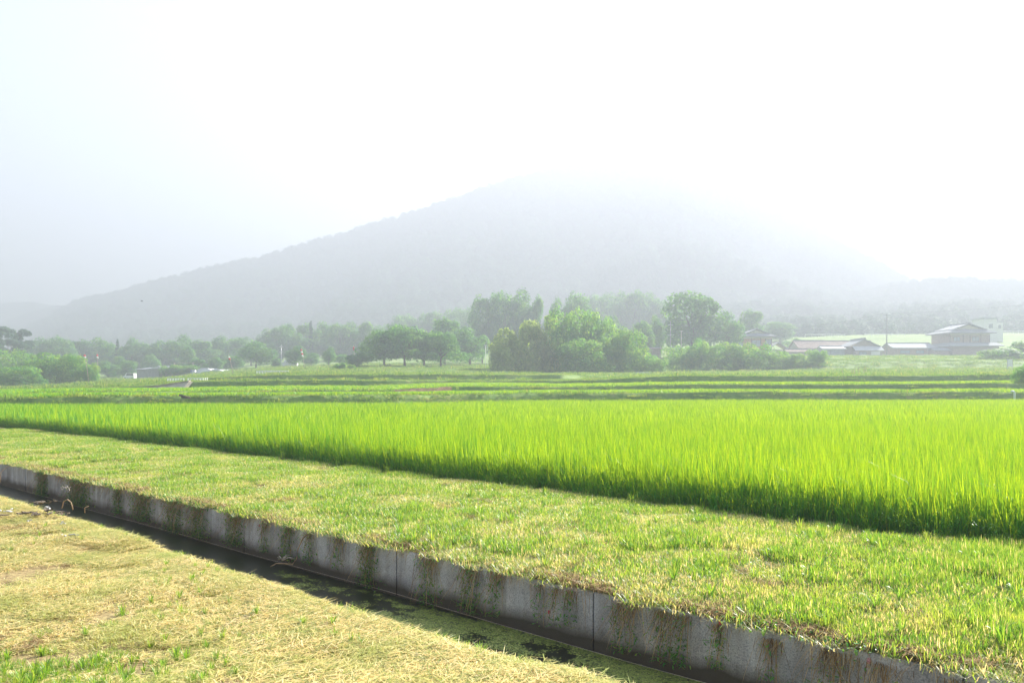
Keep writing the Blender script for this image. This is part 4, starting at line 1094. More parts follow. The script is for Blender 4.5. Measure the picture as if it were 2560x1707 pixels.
a = wl(0, 1205, 0.9); mb = MB(); mb.tube([a + Vector((-0.3, 0, -0.2)), a, a + Vector((0.02, 0, 0.2)), a + Vector((0.15, 0, 0.30)), a + Vector((0.5, 0, 0.42))], [0.008, 0.008, 0.007, 0.006, 0.003], 5)
tag(mb.build('bent_stem', M['twig'], None, True), 'dry stem arching over the water at the left edge', 'dead stem')
for (x0, y0, x1, y1, z_, lab) in [(0.5, 1210, 640, 1366, 0.0, 'thin pale string stretched along the foot of the canal wall')]:
    pts = []
    for t in np.linspace(0, 1, 14):
        u_ = 19.5 - 20.5*t; X_, Y_ = un(u_, N_WALL - 0.06 - 0.02*math.sin(t*9)); pts.append((X_, Y_, WATER + 0.035 + 0.01*math.sin(t*23)))
    mb = MB(); mb.tube(pts, 0.0016, 4)
    tag(mb.build('string', M['twig_grey'], None, True), lab, 'string')
# litter scraps on the near bank
for px, py, s_, lab, mt in [(105, 1263, 0.16, 'dark scrap pile highest up on the left bank', 'litter'), (62, 1290, 0.22, 'largest dark heap of dry litter at the left edge', 'litter'),
                        (15, 1284, 0.10, 'grey litter cut by the left edge of the bank', 'shard'), (120, 1276, 0.07, 'small pale scrap between the two dark litter heaps', 'shard'), (143, 1290, 0.13, 'flat brown scrap right of the dark litter heaps', 'litter'),
                        (175, 1345, 0.10, 'pale grey flake lowest of the scraps on the bank', 'shard'), (82, 1308, 0.05, 'tiny pale flake under the largest litter heap', 'shard'),
                        (155, 1315, 0.04, 'tiny grey flake midway down the bank', 'shard')]:
    p = bank_pt(px, py) + Vector((0, 0, 0.03)); mb = MB(); r_ = random.Random(px)
    for k in range(11 if mt == 'litter' else 4):
        c = Vector((r_.uniform(-1, 1)*s_, r_.uniform(-1, 1)*s_*0.8, r_.uniform(0, .03))); a = r_.random()*6.28; L = s_*r_.uniform(.15, .45); W = L*0.4
        ax = Vector((math.cos(a), math.sin(a), r_.uniform(-.2, .3)))*L; bx_ = Vector((-math.sin(a), math.cos(a), r_.uniform(-.3, .3)))*W; up = Vector((0, 0, .012))
        vs = [c+ax, c+bx_, c-ax, c-bx_]; mb.add([v for v in vs] + [v + up for v in vs], [(3,2,1,0),(4,5,6,7),(0,1,5,4),(1,2,6,5),(2,3,7,6),(3,0,4,7)])
    o = mb.build('litter', M[mt], None, False, p); tag(o, lab, 'litter', 'dry litter scraps on the near bank')

# ------------------------------------------------------------------ farmhouses
def gable_roof_front(mb_, x0, x1, y0, y1, ze, zr, ov=0.0, th=0.18):
    """ridge along Y (gable toward the camera), with thickness"""
    xm = (x0+x1)/2
    for sgn, xa in ((-1, x0-ov), (1, x1+ov)):
        a = [(xa, y0-ov, ze), (xm, y0-ov, zr), (xm, y1+ov, zr), (xa, y1+ov, ze)]
        b = [(p[0], p[1], p[2]+th) for p in a]
        mb_.add(a + b, [(0,1,2,3),(7,6,5,4),(0,4,5,1),(1,5,6,2),(2,6,7,3),(3,7,4,0)])
def gable_roof_side(mb_, x0, x1, y0, y1, ze, zr, ov=0.0, th=0.18):
    ym = (y0+y1)/2
    for ya in (y0-ov, y1+ov):
        a = [(x0-ov, ya, ze), (x1+ov, ya, ze), (x1+ov, ym, zr), (x0-ov, ym, zr)]
        b = [(p[0], p[1], p[2]+th) for p in a]
        mb_.add(a + b, [(0,1,2,3),(7,6,5,4),(0,4,5,1),(1,5,6,2),(2,6,7,3),(3,7,4,0)])
def skirt(mb_, x0, x1, y0, y1, z0, ix, iy, z1, th=0.15):
    """hipped skirt: outer rectangle at z0, inner rectangle inset ix, iy at z1"""
    o_ = [(x0,y0,z0),(x1,y0,z0),(x1,y1,z0),(x0,y1,z0)]; i_ = [(x0+ix,y0+iy,z1),(x1-ix,y0+iy,z1),(x1-ix,y1-iy,z1),(x0+ix,y1-iy,z1)]
    lo = o_ + i_; hi = [(p[0], p[1], p[2]+th) for p in lo]
    fs = []
    for k in range(4):
        j = (k+1) % 4
        fs += [(k, j, 4+j, 4+k), (8+k, 12+k, 12+j, 8+j), (k, 8+k, 8+j, j)]
    mb_.add(lo + hi, fs)
def window(parent, x0, x1, y, z0, z1, mat='glass', mull=1):
    t = 0.07
    mb_ = MB(); mb_.box(x0, x1, y-0.06, y+0.02, z0, z0+t); mb_.box(x0, x1, y-0.06, y+0.02, z1-t, z1); mb_.box(x0, x0+t, y-0.06, y+0.02, z0+t, z1-t); mb_.box(x1-t, x1, y-0.06, y+0.02, z0+t, z1-t)
    for k in range(mull):
        xm = x0 + (x1-x0)*(k+1)/(mull+1); mb_.box(xm-0.035, xm+0.035, y-0.055, y+0.02, z0+t, z1-t)
    w = mb_.build('window', M['timber'], parent)
    MB().box(x0+t, x1-t, y-0.02, y+0.01, z0+t, z1-t).build('pane', M[mat], w)
    return w
def hip_house(name, label, Yd, px0, px1, wall0, wall1, eave, apex, base, wallmat, depth=9, lower=None, lift=0.0, apexx=None, windows=()):
    k = Yd/F; w = (px1-px0)*k
    cx_ = ((px0+px1)/2 - 1280)*k
    zb = EYE - (base-HZ)*k
    o = empty(name, (cx_, Yd, zb)); tag(o, label, 'house')
    Zr = lambda py: EYE - (py-HZ)*k - zb
    Xr = lambda px: (px-1280)*k - cx_
    ze, za = Zr(eave), Zr(apex)
    MB().box(Xr(wall0), Xr(wall1), 0, depth, -3.0, ze - 0.05).build('wall', M[wallmat], o)
    rf = MB(); iy = 1.6; ix = w*0.2; zi = ze + (za-ze)*0.38
    skirt(rf, Xr(px0), Xr(px1), -1.2, depth+1.2, ze, ix, iy, zi)
    gable_roof_front(rf, Xr(px0)+ix*0.82, Xr(px1)-ix*0.82, 0.1, depth-0.1, zi - 0.12, za - 0.2, 0.15, 0.2)
    roof = rf.build('roof', M['roof_tile'], o)
    MB().add([(Xr(px0)+ix, 0.45, zi-0.05), (Xr(px1)-ix, 0.45, zi-0.05), (0, 0.45, za-0.45), (Xr(px0)+ix, 0.6, zi-0.05), (Xr(px1)-ix, 0.6, zi-0.05), (0, 0.6, za-0.45)], [(0,1,2),(5,4,3),(0,3,4,1),(1,4,5,2),(2,5,3,0)]).build('gable', M['plaster'], roof)
    MB().box(-0.2, 0.2, -0.15, depth+0.2, za - 0.05, za + 0.22).build('ridge', M['roof_tile'], roof)
    MB().box(Xr(wall0)-0.02, Xr(wall1)+0.02, -0.04, -0.003, ze-0.5, ze-0.06).build('frieze', M['plaster'], o)
    for (a, b, c, d, mt) in windows: window(o, Xr(a), Xr(b), -0.01, Zr(d), Zr(c), mt)
    if lower:
        l0, l1, ly, lt = lower
        lr = MB(); skirt(lr, Xr(l0), Xr(l1), -2.2, depth+1, Zr(ly), (Xr(wall0)-Xr(l0)), 2.15, Zr(lt)); lr.build('lower_roof', M['roof_light'], o)
        MB().box(Xr(l0)+1, Xr(l1)-1, -1.3, -0.05, -3.0, Zr(ly)+0.02).build('lower_wall', M['brownwall'], o)
    return o, Xr, Zr
hA, Xr, Zr = hip_house('farmhouse', 'upper farmhouse with ochre walls and grey tiled hip-and-gable roof above the vine hedge', 222, 1849, 1938, 1857, 1930, 842, 821, 893, 'ochre', 8,
                       windows=[(1880, 1901, 850, 866, 'glass'), (1913, 1928, 848, 862, 'glass')])
lr = MB(); gable_roof_side(lr, Xr(1832), Xr(1857), -1, 2.5, Zr(866), Zr(856)); lr.build('annex_roof', M['roof_light'], hA)
MB().box(Xr(1834), Xr(1857), -0.6, 2.0, -3, Zr(866)).build('annex_wall', M['plaster'], hA)
lr = MB(); gable_roof_front(lr, Xr(1915), Xr(1962), -2.4, 1.5, Zr(874), Zr(858), 0.3); lr.build('porch_roof', M['roof_light'], hA)
MB().box(Xr(1920), Xr(1958), -2.2, -0.05, -3, Zr(874)).build('porch_wall', M['plaster'], hA)
for px in (1857, 1879, 1902, 1913, 1929): MB().box(Xr(px)-0.09, Xr(px)+0.09, -0.05, -0.002, Zr(875), Zr(846)).build('post', M['timber'], hA)
hE, Xr, Zr = hip_house('farmhouse', 'big two-storey brown farmhouse with hip-and-gable roof right of the utility pole', 226, 2362, 2487, 2375, 2474, 833, 808, 888, 'brownwall', 10,
                       lower=(2366, 2500, 866, 857), windows=[(2384, 2400, 842, 853, 'glass'), (2430, 2448, 842, 853, 'glass')])
for px in (2375, 2408, 2425, 2452, 2474): MB().box(Xr(px)-0.1, Xr(px)+0.1, -0.05, -0.002, Zr(856), Zr(836)).build('post', M['timber'], hE)
def long_house(name, label, Yd, x0, x1, ridge, eave, base, roofmat, wallmat, depth=6, windows=(), ridge_in=0.0, cat='house'):
    k = Yd/F; cx_ = ((x0+x1)/2-1280)*k; zb = EYE-(base-HZ)*k
    o = empty(name, (cx_, Yd, zb)); tag(o, label, cat)
    Zr = lambda py: EYE-(py-HZ)*k-zb
    Xr = lambda px: (px-1280)*k-cx_
    MB().box(Xr(x0)+0.3, Xr(x1)-0.3, 0, depth, -3, Zr(eave)-0.02).build('wall', M[wallmat], o)
    rf = MB(); gable_roof_side(rf, Xr(x0)+0.35, Xr(x1)-0.35, 0, depth, Zr(eave)-0.1, Zr(ridge)-0.2, 0.45); roof = rf.build('roof', M[roofmat], o)
    MB().box(Xr(x0), Xr(x1), depth/2-0.15, depth/2+0.15, Zr(ridge)-0.1, Zr(ridge)+0.15).build('ridge', M['roof_tile'], roof)
    for xx in (x0, x1):
        X_ = Xr(xx) + (0.32 if xx == x0 else -0.32)
        MB().add([(X_-.02, 0.1, Zr(eave)-0.03), (X_-.02, depth-0.1, Zr(eave)-0.03), (X_-.02, depth/2, Zr(ridge)-0.3), (X_+.02, 0.1, Zr(eave)-0.03), (X_+.02, depth-0.1, Zr(eave)-0.03), (X_+.02, depth/2, Zr(ridge)-0.3)], [(0,1,2),(5,4,3),(0,3,4,1),(1,4,5,2),(2,5,3,0)]).build('gable', M[wallmat], o)
    for (a, b, c, d, mt) in windows: window(o, Xr(a), Xr(b), -0.01, Zr(d), Zr(c), mt)
    return o, Xr, Zr
long_house('barn', 'low barn with dark brown roof between the two farmhouses', 228, 1996, 2076, 849, 871, 894, 'roof_brown', 'corrug', 9, [(2030, 2046, 876, 888, 'glass')], cat='barn')
long_house('barn', 'long faded reddish roof behind the front-gabled house', 240, 2074, 2193, 850, 868, 894, 'roof_brown', 'brownwall', 9, cat='barn')
long_house('shed', 'low tan-roofed shed just right of the ochre farmhouse', 216, 1966, 2032, 872, 880, 893, 'roof_brown', 'conc_light', 3.5, cat='shed')
o, Xr, Zr = long_house('shed', 'blue-grey sheet-metal shed with white roof beside the brown barn', 220, 2056, 2114, 864, 872, 894, 'roof_white', 'bluewall', 5, [(2062, 2076, 877, 886, 'glass')], cat='shed')
long_house('farmhouse', 'long low house with pale grey roof right of the utility pole', 228, 2231, 2342, 856, 870, 889, 'roof_light', 'brownwall', 8, [(2250, 2275, 875, 884, 'glass'), (2290, 2310, 875, 884, 'glass')])
long_house('shed', 'small grey lean-to between the long low house and the big farmhouse', 224, 2336, 2376, 869, 876, 888, 'roof_tile', 'brownwall', 4, cat='shed')
# front-gabled house C
k = 222/F; cx_ = (2160-1280)*k; zb = EYE-(893-HZ)*k
o = empty('farmhouse', (cx_, 222, zb)); tag(o, 'front-gabled house with dark gable and white porch roof left of the utility pole', 'house')
Xr = lambda px: (px-1280)*k-cx_
Zr = lambda py: EYE-(py-HZ)*k-zb
MB().box(Xr(2128), Xr(2196), 0, 8, -3, Zr(866)).build('wall', M['timber'], o)
rf = MB(); gable_roof_front(rf, Xr(2121), Xr(2199), -0.5, 8.4, Zr(866)-0.1, Zr(848)-0.15, 0.1, 0.2); roof = rf.build('roof', M['roof_tile'], o)
MB().box(-0.25, 0.25, -0.7, 8.5, Zr(848)-0.1, Zr(846)+0.2).build('ridge', M['roof_tile'], roof)
MB().add([(Xr(2128), -0.02, Zr(866)), (Xr(2196), -0.02, Zr(866)), (0, -0.02, Zr(850)), (Xr(2128), 0.1, Zr(866)), (Xr(2196), 0.1, Zr(866)), (0, 0.1, Zr(850))], [(0,1,2),(5,4,3),(0,3,4,1),(1,4,5,2),(2,5,3,0)]).build('gable', M['brownwall'], o)
MB().add([(Xr(2130), -2.2, Zr(877)), (Xr(2202), -2.2, Zr(877)), (Xr(2202), -0.05, Zr(866)), (Xr(2130), -0.05, Zr(866)), (Xr(2130), -2.2, Zr(877)+.12), (Xr(2202), -2.2, Zr(877)+.12), (Xr(2202), -0.05, Zr(866)+.12), (Xr(2130), -0.05, Zr(866)+.12)], [(0,3,2,1),(4,5,6,7),(0,1,5,4),(1,2,6,5),(2,3,7,6),(3,0,4,7)]).build('porch_roof', M['roof_white'], o)
MB().box(Xr(2134), Xr(2200), -1.8, -0.06, -3, Zr(877.5)).build('porch_wall', M['conc_light'], o)
window(o, Xr(2140), Xr(2160), -1.82, Zr(889), Zr(880), 'glass'); 
MB().box(Xr(2170), Xr(2192), -1.86, -1.81, Zr(890), Zr(879)).build('shutter', M['white'], o)
# faint white house
k = 272/F; o = empty('house', ((2484-1280)*k, 272, G((2484-1280)*k, 272))); zb = o.location.z; tag(o, 'faint white house barely visible in the haze above the big farmhouse', 'house')
Xr = lambda px: (px-2484)*k
Zr = lambda py: EYE-(py-HZ)*k-zb
MB().box(Xr(2460), Xr(2492), 0, 7, -1, Zr(798)).build('wall', M['white'], o)
MB().box(Xr(2492)+.02, Xr(2512), 1, 7, -1, Zr(806)).build('wing', M['white'], o)
MB().box(Xr(2457), Xr(2495), -0.4, 7.4, Zr(798)+.01, Zr(793)).build('roof', M['roof_light'], o)
window(o, Xr(2472), Xr(2482), -0.01, Zr(820), Zr(810)); window(o, Xr(2500), Xr(2507), 0.99, Zr(820), Zr(812))
# brown shed walls peeking between bushes
long_house('shed', 'small brown shed peeking out between the conical vine tree and the giant tree', 186, 1619, 1656, 868, 872, 890, 'roof_brown', 'brownwall', 4, cat='shed')
MB_ = long_house('shed', 'small blue-grey roof showing under the giant round tree', 182, 1682, 1704, 868, 876, 890, 'roof_light', 'bluewall', 3, cat='shed')

# ------------------------------------------------------------------ poles
def pole(px, top, base, Yd, rad, label, arms=(), mat='concpole', name='utility_pole', transformer=None):
    k = Yd/F; X_ = (px-1280)*k; zb = EYE-(base-HZ)*k
    o = empty(name, (X_, Yd, zb)); tag(o, label, 'pole' if name != 'street_lamp' else 'street lamp')
    H = (base-top)*k
    MB().tube([(0, 0, -2.5), (0, 0, H)], [rad, rad*0.65], 8).build('shaft', M[mat], o, True)
    for (dz, w) in arms: MB().box(-w, w, -0.08-rad, -rad*0.9, H-dz-0.06, H-dz+0.06).build('crossarm', M['metal'], o)
    if transformer:
        MB().tube([(-0.75, -0.1, H-transformer), (-0.75, -0.1, H-transformer+0.9)], 0.3, 8).build('transformer', M['metal'], o)
        MB().tube([(0.7, -0.1, H-transformer), (0.7, -0.1, H-transformer+0.9)], 0.26, 8).build('transformer', M['metal'], o)
    return o, Vector((X_, Yd, zb+H))
_, pU = pole(2217, 783, 892, 212, 0.17, 'tall utility pole with transformers standing among the farmhouses', [(0.2, 1.0), (1.0, 0.7), (3.2, 1.1)], transformer=4.2)
pole(1676, 803, 885, 176, 0.14, 'blue-grey utility pole in front of the giant round tree', [(0.8, 0.6), (3.0, 0.8)])
pole(1703, 826, 880, 180, 0.13, 'pale short pole right of the blue-grey utility pole', [(0.2, 0.4)], 'conc_light')
pole(703, 862, 912, 185, 0.07, 'slim mast beside the large rounded tree with white base', [(0.4, 0.5), (1.6, 0.4)], 'metal', 'mast')
pole(1214, 862, 908, 148, 0.055, 'slim white lamp post beside the dark grove', [(0.05, 0.25)], 'white', 'street_lamp')
pole(2318, 852, 888, 220, 0.08, 'thin post in front of the long low house', [], 'conc_light', 'post')
def wire(a, b, sag, label):
    pts = [a.lerp(b, t) - Vector((0, 0, sag*4*t*(1-t))) for t in np.linspace(0, 1, 17)]
    mb = MB(); mb.tube(pts, 0.022, 4); tag(mb.build('power_line', M['black'], None), label, 'cable', 'power lines strung from the tall utility pole')
wire(pU + Vector((0.9, 0, -0.1)), Vector(P(2760, 735, 232)), 1.0, 'upper power line running right from the utility pole into haze')
wire(pU + Vector((-0.9, 0, -0.1)), Vector(P(1703, 832, 181)), 1.6, 'upper power line running left from the utility pole')
wire(pU + Vector((-1.0, 0, -3.2)), Vector(P(1932, 846, 226)), 0.8, 'lower power line from the utility pole to the ochre farmhouse')
wire(pU + Vector((1.0, 0, -3.2)), Vector(P(2380, 840, 227)), 0.8, 'lower power line from the utility pole to the big farmhouse')

# streamer poles
def streamer(px_t, top, px_b, base, Yd, cl_top, cl_bot, side, cols, label):
    k = Yd/F; X_ = (px_b-1280)*k; zb = G(X_, Yd)
    o = empty('streamer_pole', (X_, Yd, zb)); tag(o, label, 'pole', 'leaning poles with red and white cloth tubes')
    dx = (px_t-px_b)*k; H = EYE-(top-HZ)*k-zb
    MB().tube([(0, 0, -0.3), (dx*0.5+0.03, 0, H*0.5), (dx, 0, H)], [0.05, 0.042, 0.025], 6).build('shaft', M['pole'], o, True)
    z1 = EYE-(cl_top-HZ)*k-zb; z0 = EYE-(cl_bot-HZ)*k-zb; n_ = len(cols)
    for j, c in enumerate(cols):
        za = z1-(z1-z0)*j/n_; zc = z1-(z1-z0)*(j+1)/n_
        off = dx*(za/H)+side*k
        MB().tube([(off, -0.08, za), (off-0.03*side, -0.1, (za+zc)/2), (off+side*0.05*(j+1), -0.08, zc+0.005)], [0.13, 0.16, 0.12], 8).build('cloth_tube', M[c], o, True)
    return o
streamer(211, 883, 223, 957, 112, 887, 894.5, 1, ['red', 'white'], 'tallest leaning pole with a red streamer by the vine mounds')
streamer(242, 879, 247, 906, 150, 886, 895, 1.5, ['red', 'white'], 'pole with red streamer half hidden behind the tree left of the van')
streamer(571, 885, 584, 929, 125, 891, 899, 1, ['white', 'red'], 'leaning pole with red-tipped streamer right of the greenhouse')
streamer(752, 870, 763, 913, 140, 873, 892, 1, ['red', 'white', 'red', 'white'], 'pole with the longest red and white banded streamer')
streamer(884, 862, 887, 900, 150, 867, 876, 0, ['red', 'red'], 'thin pole with small pink streamer left of the cherry trees')

# ------------------------------------------------------------------ shed, greenhouse, van, rails on the left
k = 190/F; zb = EYE-(946-HZ)*k; cx_ = (372-1280)*k
o = empty('shed', (cx_, 190, zb)); tag(o, 'grey boarded shed with low-pitched roof right of the white van', 'shed')
Xr = lambda px: (px-1280)*k-cx_
Zr = lambda py: EYE-(py-HZ)*k-zb
MB().box(Xr(342), Xr(401), 0, 6, -1.5, Zr(922)).build('wall', M['corrug'], o)
rf = MB()
rf.add([(Xr(338), -0.5, Zr(923)), (Xr(417), -0.5, Zr(921)), (Xr(412), 3, Zr(914)), (Xr(385), 3, Zr(915)), (Xr(338), -0.5, Zr(923)-.15), (Xr(417), -0.5, Zr(921)-.15), (Xr(412), 3, Zr(914)-.15), (Xr(385), 3, Zr(915)-.15)], [(0,1,2,3),(7,6,5,4),(0,4,5,1),(1,5,6,2),(2,6,7,3),(3,7,4,0)])
rf.build('roof', M['roof_tile'], o)
MB().add([(Xr(373), -0.7, Zr(922)), (Xr(412), -0.7, Zr(922)), (Xr(400), -0.7, Zr(914)), (Xr(373), -0.55, Zr(922)), (Xr(412), -0.55, Zr(922)), (Xr(400), -0.55, Zr(914))], [(0,1,2),(5,4,3),(0,3,4,1),(1,4,5,2),(2,5,3,0)]).build('gable', M['roof_white'], o)
MB().box(Xr(396), Xr(401)+.01, -0.03, -0.003, -1, Zr(924)).build('door', M['timber'], o)
for i_, px in enumerate(np.linspace(343.5, 394, 15)): MB().box(Xr(px), Xr(px)+0.28, -0.045-0.015*(i_ % 2), -0.004, -1.4, Zr(923)).build('board', M['corrug'], o)
k = 188/F
o = empty('overgrown_shed', ((443-1280)*k, 188, EYE-(946-HZ)*k)); zb = o.location.z; cx_ = o.location.x
tag(o, 'low pink-walled shed under a thick cap of vines beside the grey shed', 'shed')
MB().box(Xr(402), Xr(484), 0, 5, -1.5, Zr(924)).build('wall', M['pinkwall'], o)
for i in range(3):
    px = 420 + 26*i; c = link(bpy.data.objects.new('vines', CROWNS['vine'][i]), o)
    c.location = (Xr(px), 0.5, Zr(936 if i else 942)); c.scale = (2.2, 1.9, (Zr(913 - (i == 1)*1) - Zr(936 if i else 942)))
MB().box(Xr(402), Xr(484), -0.3, 5.3, Zr(924)+.01, Zr(921)).build('roof', M['timber'], o)
o = MB().tube([(0, 0, -1), (0, 0, 1.5)], 0.5, 14).build('water_tank', M['metal'], None, True, ((489-1280)*k, 187, EYE-(941-HZ)*k))
tag(o, 'grey upright tank with blue edge between shed and greenhouse', 'tank')
MB().box(-0.62, -0.46, -0.35, 0.1, -1, 1.5).build('blue_post', M['blue'], o)
# timber frame
mb = MB(); mb.box(-0.06, 0.06, -.06, .06, -2, 3.3); mb.box(4.5, 4.62, -.06, .06, -2, 3.3); mb.box(-0.3, 4.9, -.08, .08, 3.3, 3.42)
o = mb.build('timber_frame', M['conc_light'], None, False, ((436-1280)/F*194, 194, EYE-(941-HZ)/F*194)); tag(o, 'pale goalpost-like timber frame behind the overgrown shed', 'frame')
# greenhouses
def greenhouse(px0, px1, top, base, Yd, depth, label):
    k_ = Yd/F; w = (px1-px0)*k_/2; H = (base-top)*k_
    o = empty('greenhouse', (((px0+px1)/2-1280)*k_, Yd, EYE-(base-HZ)*k_)); tag(o, label, 'greenhouse', 'white film greenhouses')
    mb_ = MB(); K = 14; vs = []
    for y in np.linspace(0, depth, 5):
        for a in range(K+1):
            t = math.pi*a/K; vs.append((-math.cos(t)*w, y, -0.8 + (H+0.8)*max(math.sin(t), 0)**0.6))
    fs = [(j*(K+1)+a, j*(K+1)+a+1, (j+1)*(K+1)+a+1, (j+1)*(K+1)+a) for j in range(4) for a in range(K)] + [tuple(range(K+1))[::-1], tuple(4*(K+1)+a for a in range(K+1))]
    mb_.add(vs, fs); mb_.build('film', M['film'], o, True)
    for j in range(4):
        y = depth*j/3
        MB().tube([(-math.cos(math.pi*a/10)*w*1.01, y - 0.03, -0.8 + (H+0.83)*max(math.sin(math.pi*a/10), 0)**0.6) for a in range(11)], 0.035, 4).build('hoop', M['metal'], o)
greenhouse(486, 532, 920, 940, 184, 7, 'left and taller white film greenhouse beside the grey tank')
greenhouse(520, 559, 923, 938, 182, 7, 'right and lower white film greenhouse with bushes along its foot')
tree('shrub', 0, 522, 929, 18, 940, 176, 'low dark bush along the foot of the greenhouses', name='bush', cat='bush')
tree('shrub', 1, 546, 930, 16, 940, 176, 'low dark bush at the right corner of the greenhouses', name='bush', cat='bush')
# van
k = 183/F; o = empty('van', ((325-1280)*k, 183, EYE-(950.5-HZ)*k)); tag(o, 'small white van parked left of the grey shed', 'van')
prof = [(-1.25, 0.35), (1.2, 0.35), (1.22, 0.9), (1.15, 1.62), (-0.55, 1.66), (-0.85, 1.1), (-1.22, 0.9)]
sx = 1.0; mb = MB(); n_ = len(prof)
mb.add([(x, -0.7, z) for x, z in prof] + [(x, 0.7, z) for x, z in prof], [tuple(range(n_)), tuple(range(2*n_-1, n_-1, -1))] + [(i, n_+i, n_+(i+1) % n_, (i+1) % n_) for i in range(n_)])
mb.build('body', M['white'], o)
MB().add([(-0.55, -0.715, 1.1), (1.05, -0.715, 1.1), (1.02, -0.715, 1.5), (-0.45, -0.715, 1.5), (-0.55, -0.70, 1.1), (1.05, -0.70, 1.1), (1.02, -0.70, 1.5), (-0.45, -0.70, 1.5)], [(0,1,2,3),(7,6,5,4),(0,4,5,1),(1,5,6,2),(2,6,7,3),(3,7,4,0)]).build('side_window', M['black'], o)
for x in (-0.8, 0.8):
    for y in (-0.66, 0.66): MB().tube([(x, y-0.09, 0.3), (x, y+0.09, 0.3)], 0.3, 12).build('wheel', M['black'], o)
# guard rails
def guardrail(px0, px1, py_top, py_bot, Yd, n_, label, slats=True):
    k_ = Yd/F; w = (px1-px0)*k_; H = (py_bot-py_top)*k_
    o = empty('guard_rail', ((px0-1280)*k_, Yd, EYE-(py_bot-HZ)*k_)); tag(o, label, 'guard rail', 'white guard rails')
    for i in range(n_):
        x = w*i/(n_-1); MB().box(x-0.05, x+0.05, -0.05, 0.05, -0.3, H).build('post', M['white'], o)
    MB().box(0, w, -0.09, -0.055, H*0.72, H).build('rail', M['white'], o)
    MB().box(0, w, -0.09, -0.055, H*0.32, H*0.55).build('rail', M['white'], o)
guardrail(419, 459, 945, 952, 96, 7, 'left white rail above the concrete ramp wall')
guardrail(470, 508, 944.5, 952, 96, 6, 'right white rail above the concrete ramp wall')
guardrail(642, 720, 926, 934, 118, 12, 'longest white rail on the grass below the large rounded tree')
guardrail(1590, 1628, 930, 934, 125, 5, 'short thin white rail below the conical vine tree')
for px, sd in ((513, 'left'), (518, 'right')): tag(MB().box(-.05, .05, -.05, .05, -.3, .45).build('post', M['white'], None, False, P(px, 953, 96)), sd + ' one of two short white posts beyond the right ramp rail', 'post', 'short white posts by the ramp')
# white block heaps by the mast
tag(MB().box(-1.6, 1.6, 0, 2.4, -1, 0.9).box(-1.2, 0.4, 0.4, 2, 0.9, 1.5).build('white_hut', M['white'], None, False, P(722, 915, 190)), 'low white hut at the foot of the slim mast', 'hut')
# ramp wall
k_ = 76.5
a0 = P(372, 972, 75.4); a1 = P(470, 955, 76.2); a2 = P(474, 954, 77.6)
mb = MB()
top0 = Vector(P(360, 970.5, 75.3)); top1 = Vector(P(472, 954, 75.9)); 
mb.add([top0, top1, top1 + Vector((0.25, 0.4, 0)), top0 + Vector((0.1, 0.4, 0)), Vector(P(360, 974, 75.2)), Vector(P(455, 974, 75.2)), Vector(P(455, 974, 75.2)) + Vector((0.25, .4, 0)), Vector(P(360, 974, 75.2)) + Vector((.1, .4, 0))],
       [(0,1,2,3),(7,6,5,4),(0,4,5,1),(1,5,6,2),(2,6,7,3),(3,7,4,0)])
rw = mb.build('ramp_wall', M['conc_light'], None); tag(rw, 'sloping pale concrete wing wall below the two short white rails', 'wall')
t1 = top1 - top0
mb = MB(); b0 = top0 + Vector((0, -0.06, 0.004)); b1 = top1 + Vector((0, -0.06, 0.004))
mb.add([b0, b1, b1 + Vector((0, .5, 0)), b0 + Vector((0, .5, 0)), b0 + Vector((0, 0, .1)), b1 + Vector((0, 0, .1)), b1 + Vector((0, .5, .1)), b0 + Vector((0, .5, .1))], [(3,2,1,0),(4,5,6,7),(0,1,5,4),(1,2,6,5),(2,3,7,6),(3,0,4,7)])
mb.build('coping', M['brownwall'], rw)

# right side: sign, stakes, pipe
o = empty('sign', P(2525, 922, 140)); tag(o, 'white upright sign board on legs at the right edge', 'sign')
MB().box(-0.45, 0.35, -.04, .04, 0.4, 1.7).build('board', M['white'], o)
for x in (-0.5, 0.36): MB().box(x, x+0.07, -.05, .05, -1.5, 1.8).build('leg', M['metal'], o)
for i, (px, t0, b0_) in enumerate([(2107, 925, 933), (2130, 924, 933), (2136, 923, 932), (2147, 918, 930), (2160, 917, 930), (2166, 914, 930)]):
    Yd = 96; b_ = Vector(P(px, b0_ + 3, Yd)); t_ = Vector(P(px - (2 if i in (0, 5) else 0), t0, Yd))
    mb = MB(); mb.tube([b_, t_], [0.035, 0.03], 5)
    tag(mb.build('stake', M['pinkwall'], None), ORD[i].replace('sixth', 'rightmost') + ' of six thin pinkish stakes in the field below the front-gabled house', 'stake', 'row of thin pinkish stakes')
mb = MB(); c = Vector(P(2536, 992, 60.5)); mb.tube([c - Vector((0, 0, 1)), c + Vector((0, 0, .32)), c + Vector((-.08, 0, .42)), c + Vector((-.25, 0, .42))], 0.08, 8)
tag(mb.build('valve_pipe', M['white'], None, True), 'white elbow pipe at the right end of the first terrace', 'pipe')
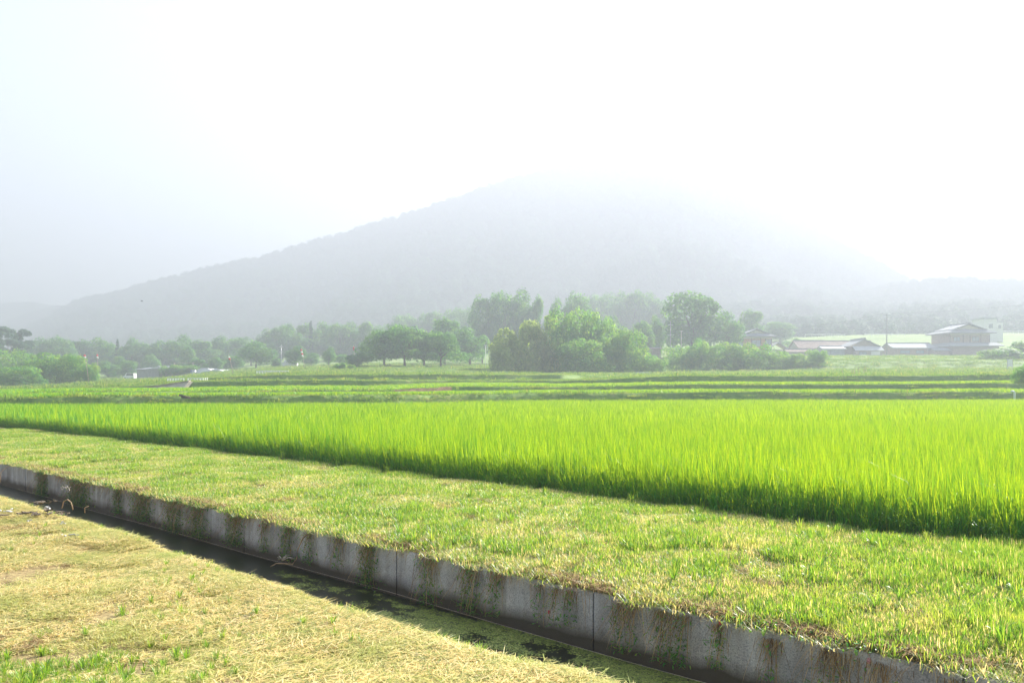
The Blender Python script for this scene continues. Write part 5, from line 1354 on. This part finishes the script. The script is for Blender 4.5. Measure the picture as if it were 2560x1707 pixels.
# far white fence lines
for (x0, x1, y_, Yd, lab) in [(2013, 2113, 837, 285, 'far left stretch of white fence behind the brown barn'), (2162, 2262, 836, 285, 'far stretch of white fence behind the utility pole'), (2330, 2372, 834, 285, 'short far white fence left of the big farmhouse roof'), (2480, 2560, 829, 285, 'far white fence right of the big farmhouse roof')]:
    k_ = Yd/F; w = (x1-x0)*k_; xm_ = ((x0+x1)/2-1280)*k_; o = empty('fence', ((x0-1280)*k_, Yd, max(EYE-(y_-HZ)*k_, G(xm_, Yd) + 0.3))); tag(o, lab, 'fence', 'far white fences on the hillside')
    MB().box(0, w, -.04, .04, -0.05, 0.3).build('rail', M['white'], o)
    for i in range(7): MB().box(w*i/6-.05, w*i/6+.05, .045, .14, -0.9, 0.35).build('post', M['white'], o)
# white sheet in the gap and small dark pipe heap on the near terrace
tag(MB().box(-1.0, 1.0, -0.1, 1.5, -0.4, 0.28).build('white_sheet', M['white'], None, False, P(1494, 938.5, 122)), 'small white sheet lying in the dip before the dark grove', 'sheet')
c = Vector(P(462, 995, 50.3)); mb = MB()
mb.tube([c + Vector((-.35, 0, .2)), c + Vector((.3, .1, .02))], 0.07, 6); mb.tube([c + Vector((-.25, .1, .06)), c + Vector((.1, .15, .02))], 0.06, 6)
tag(mb.build('dark_pipe', M['litter'], None, True), 'short dark pipe lying on the grass bank beyond the rice', 'pipe')
# bird
c = Vector(P(355, 753, 160)); mb = MB()
mb.tube([(-0.22, 0, 0), (-0.1, 0, 0.02), (0.12, 0, 0.02), (0.2, 0, 0)], [0.02, 0.06, 0.06, 0.02], 6)
b = mb.build('bird', M['black'], None, True, c); tag(b, 'small dark bird flying before the mountain at left', 'bird')
for s_ in (-1, 1): MB().add([(-0.06, 0, 0.03), (0.1, 0, 0.03), (0.02, s_*0.25, 0.16), (-0.03, s_*0.5, 0.08), (-0.06, 0, 0.045), (0.1, 0, 0.045), (0.02, s_*0.25, 0.175), (-0.03, s_*0.5, 0.09)], [(0,1,2,3),(7,6,5,4),(0,4,5,1),(1,5,6,2),(2,6,7,3),(3,7,4,0)]).build('wing', M['black'], b)

# ------------------------------------------------------------------ haze
HAZE = 0.0025
hm, nt, out = new_mat('haze')
pv = nt.nodes.new('ShaderNodeVolumePrincipled')
pv.inputs['Density'].default_value = HAZE
pv.inputs['Color'].default_value = (0.358, 0.383, 0.446, 1)
pv.inputs['Anisotropy'].default_value = 0.24
nt.links.new(pv.outputs[0], out.inputs['Volume'])
top = float(max(mtZ.max(), ftZ.max())) + 22
hz = MB().box(-2600, 2600, -380, 2600, -2.6, top).build('haze', hm)
tag(hz, 'pale morning haze filling the valley', None, None, 'stuff')
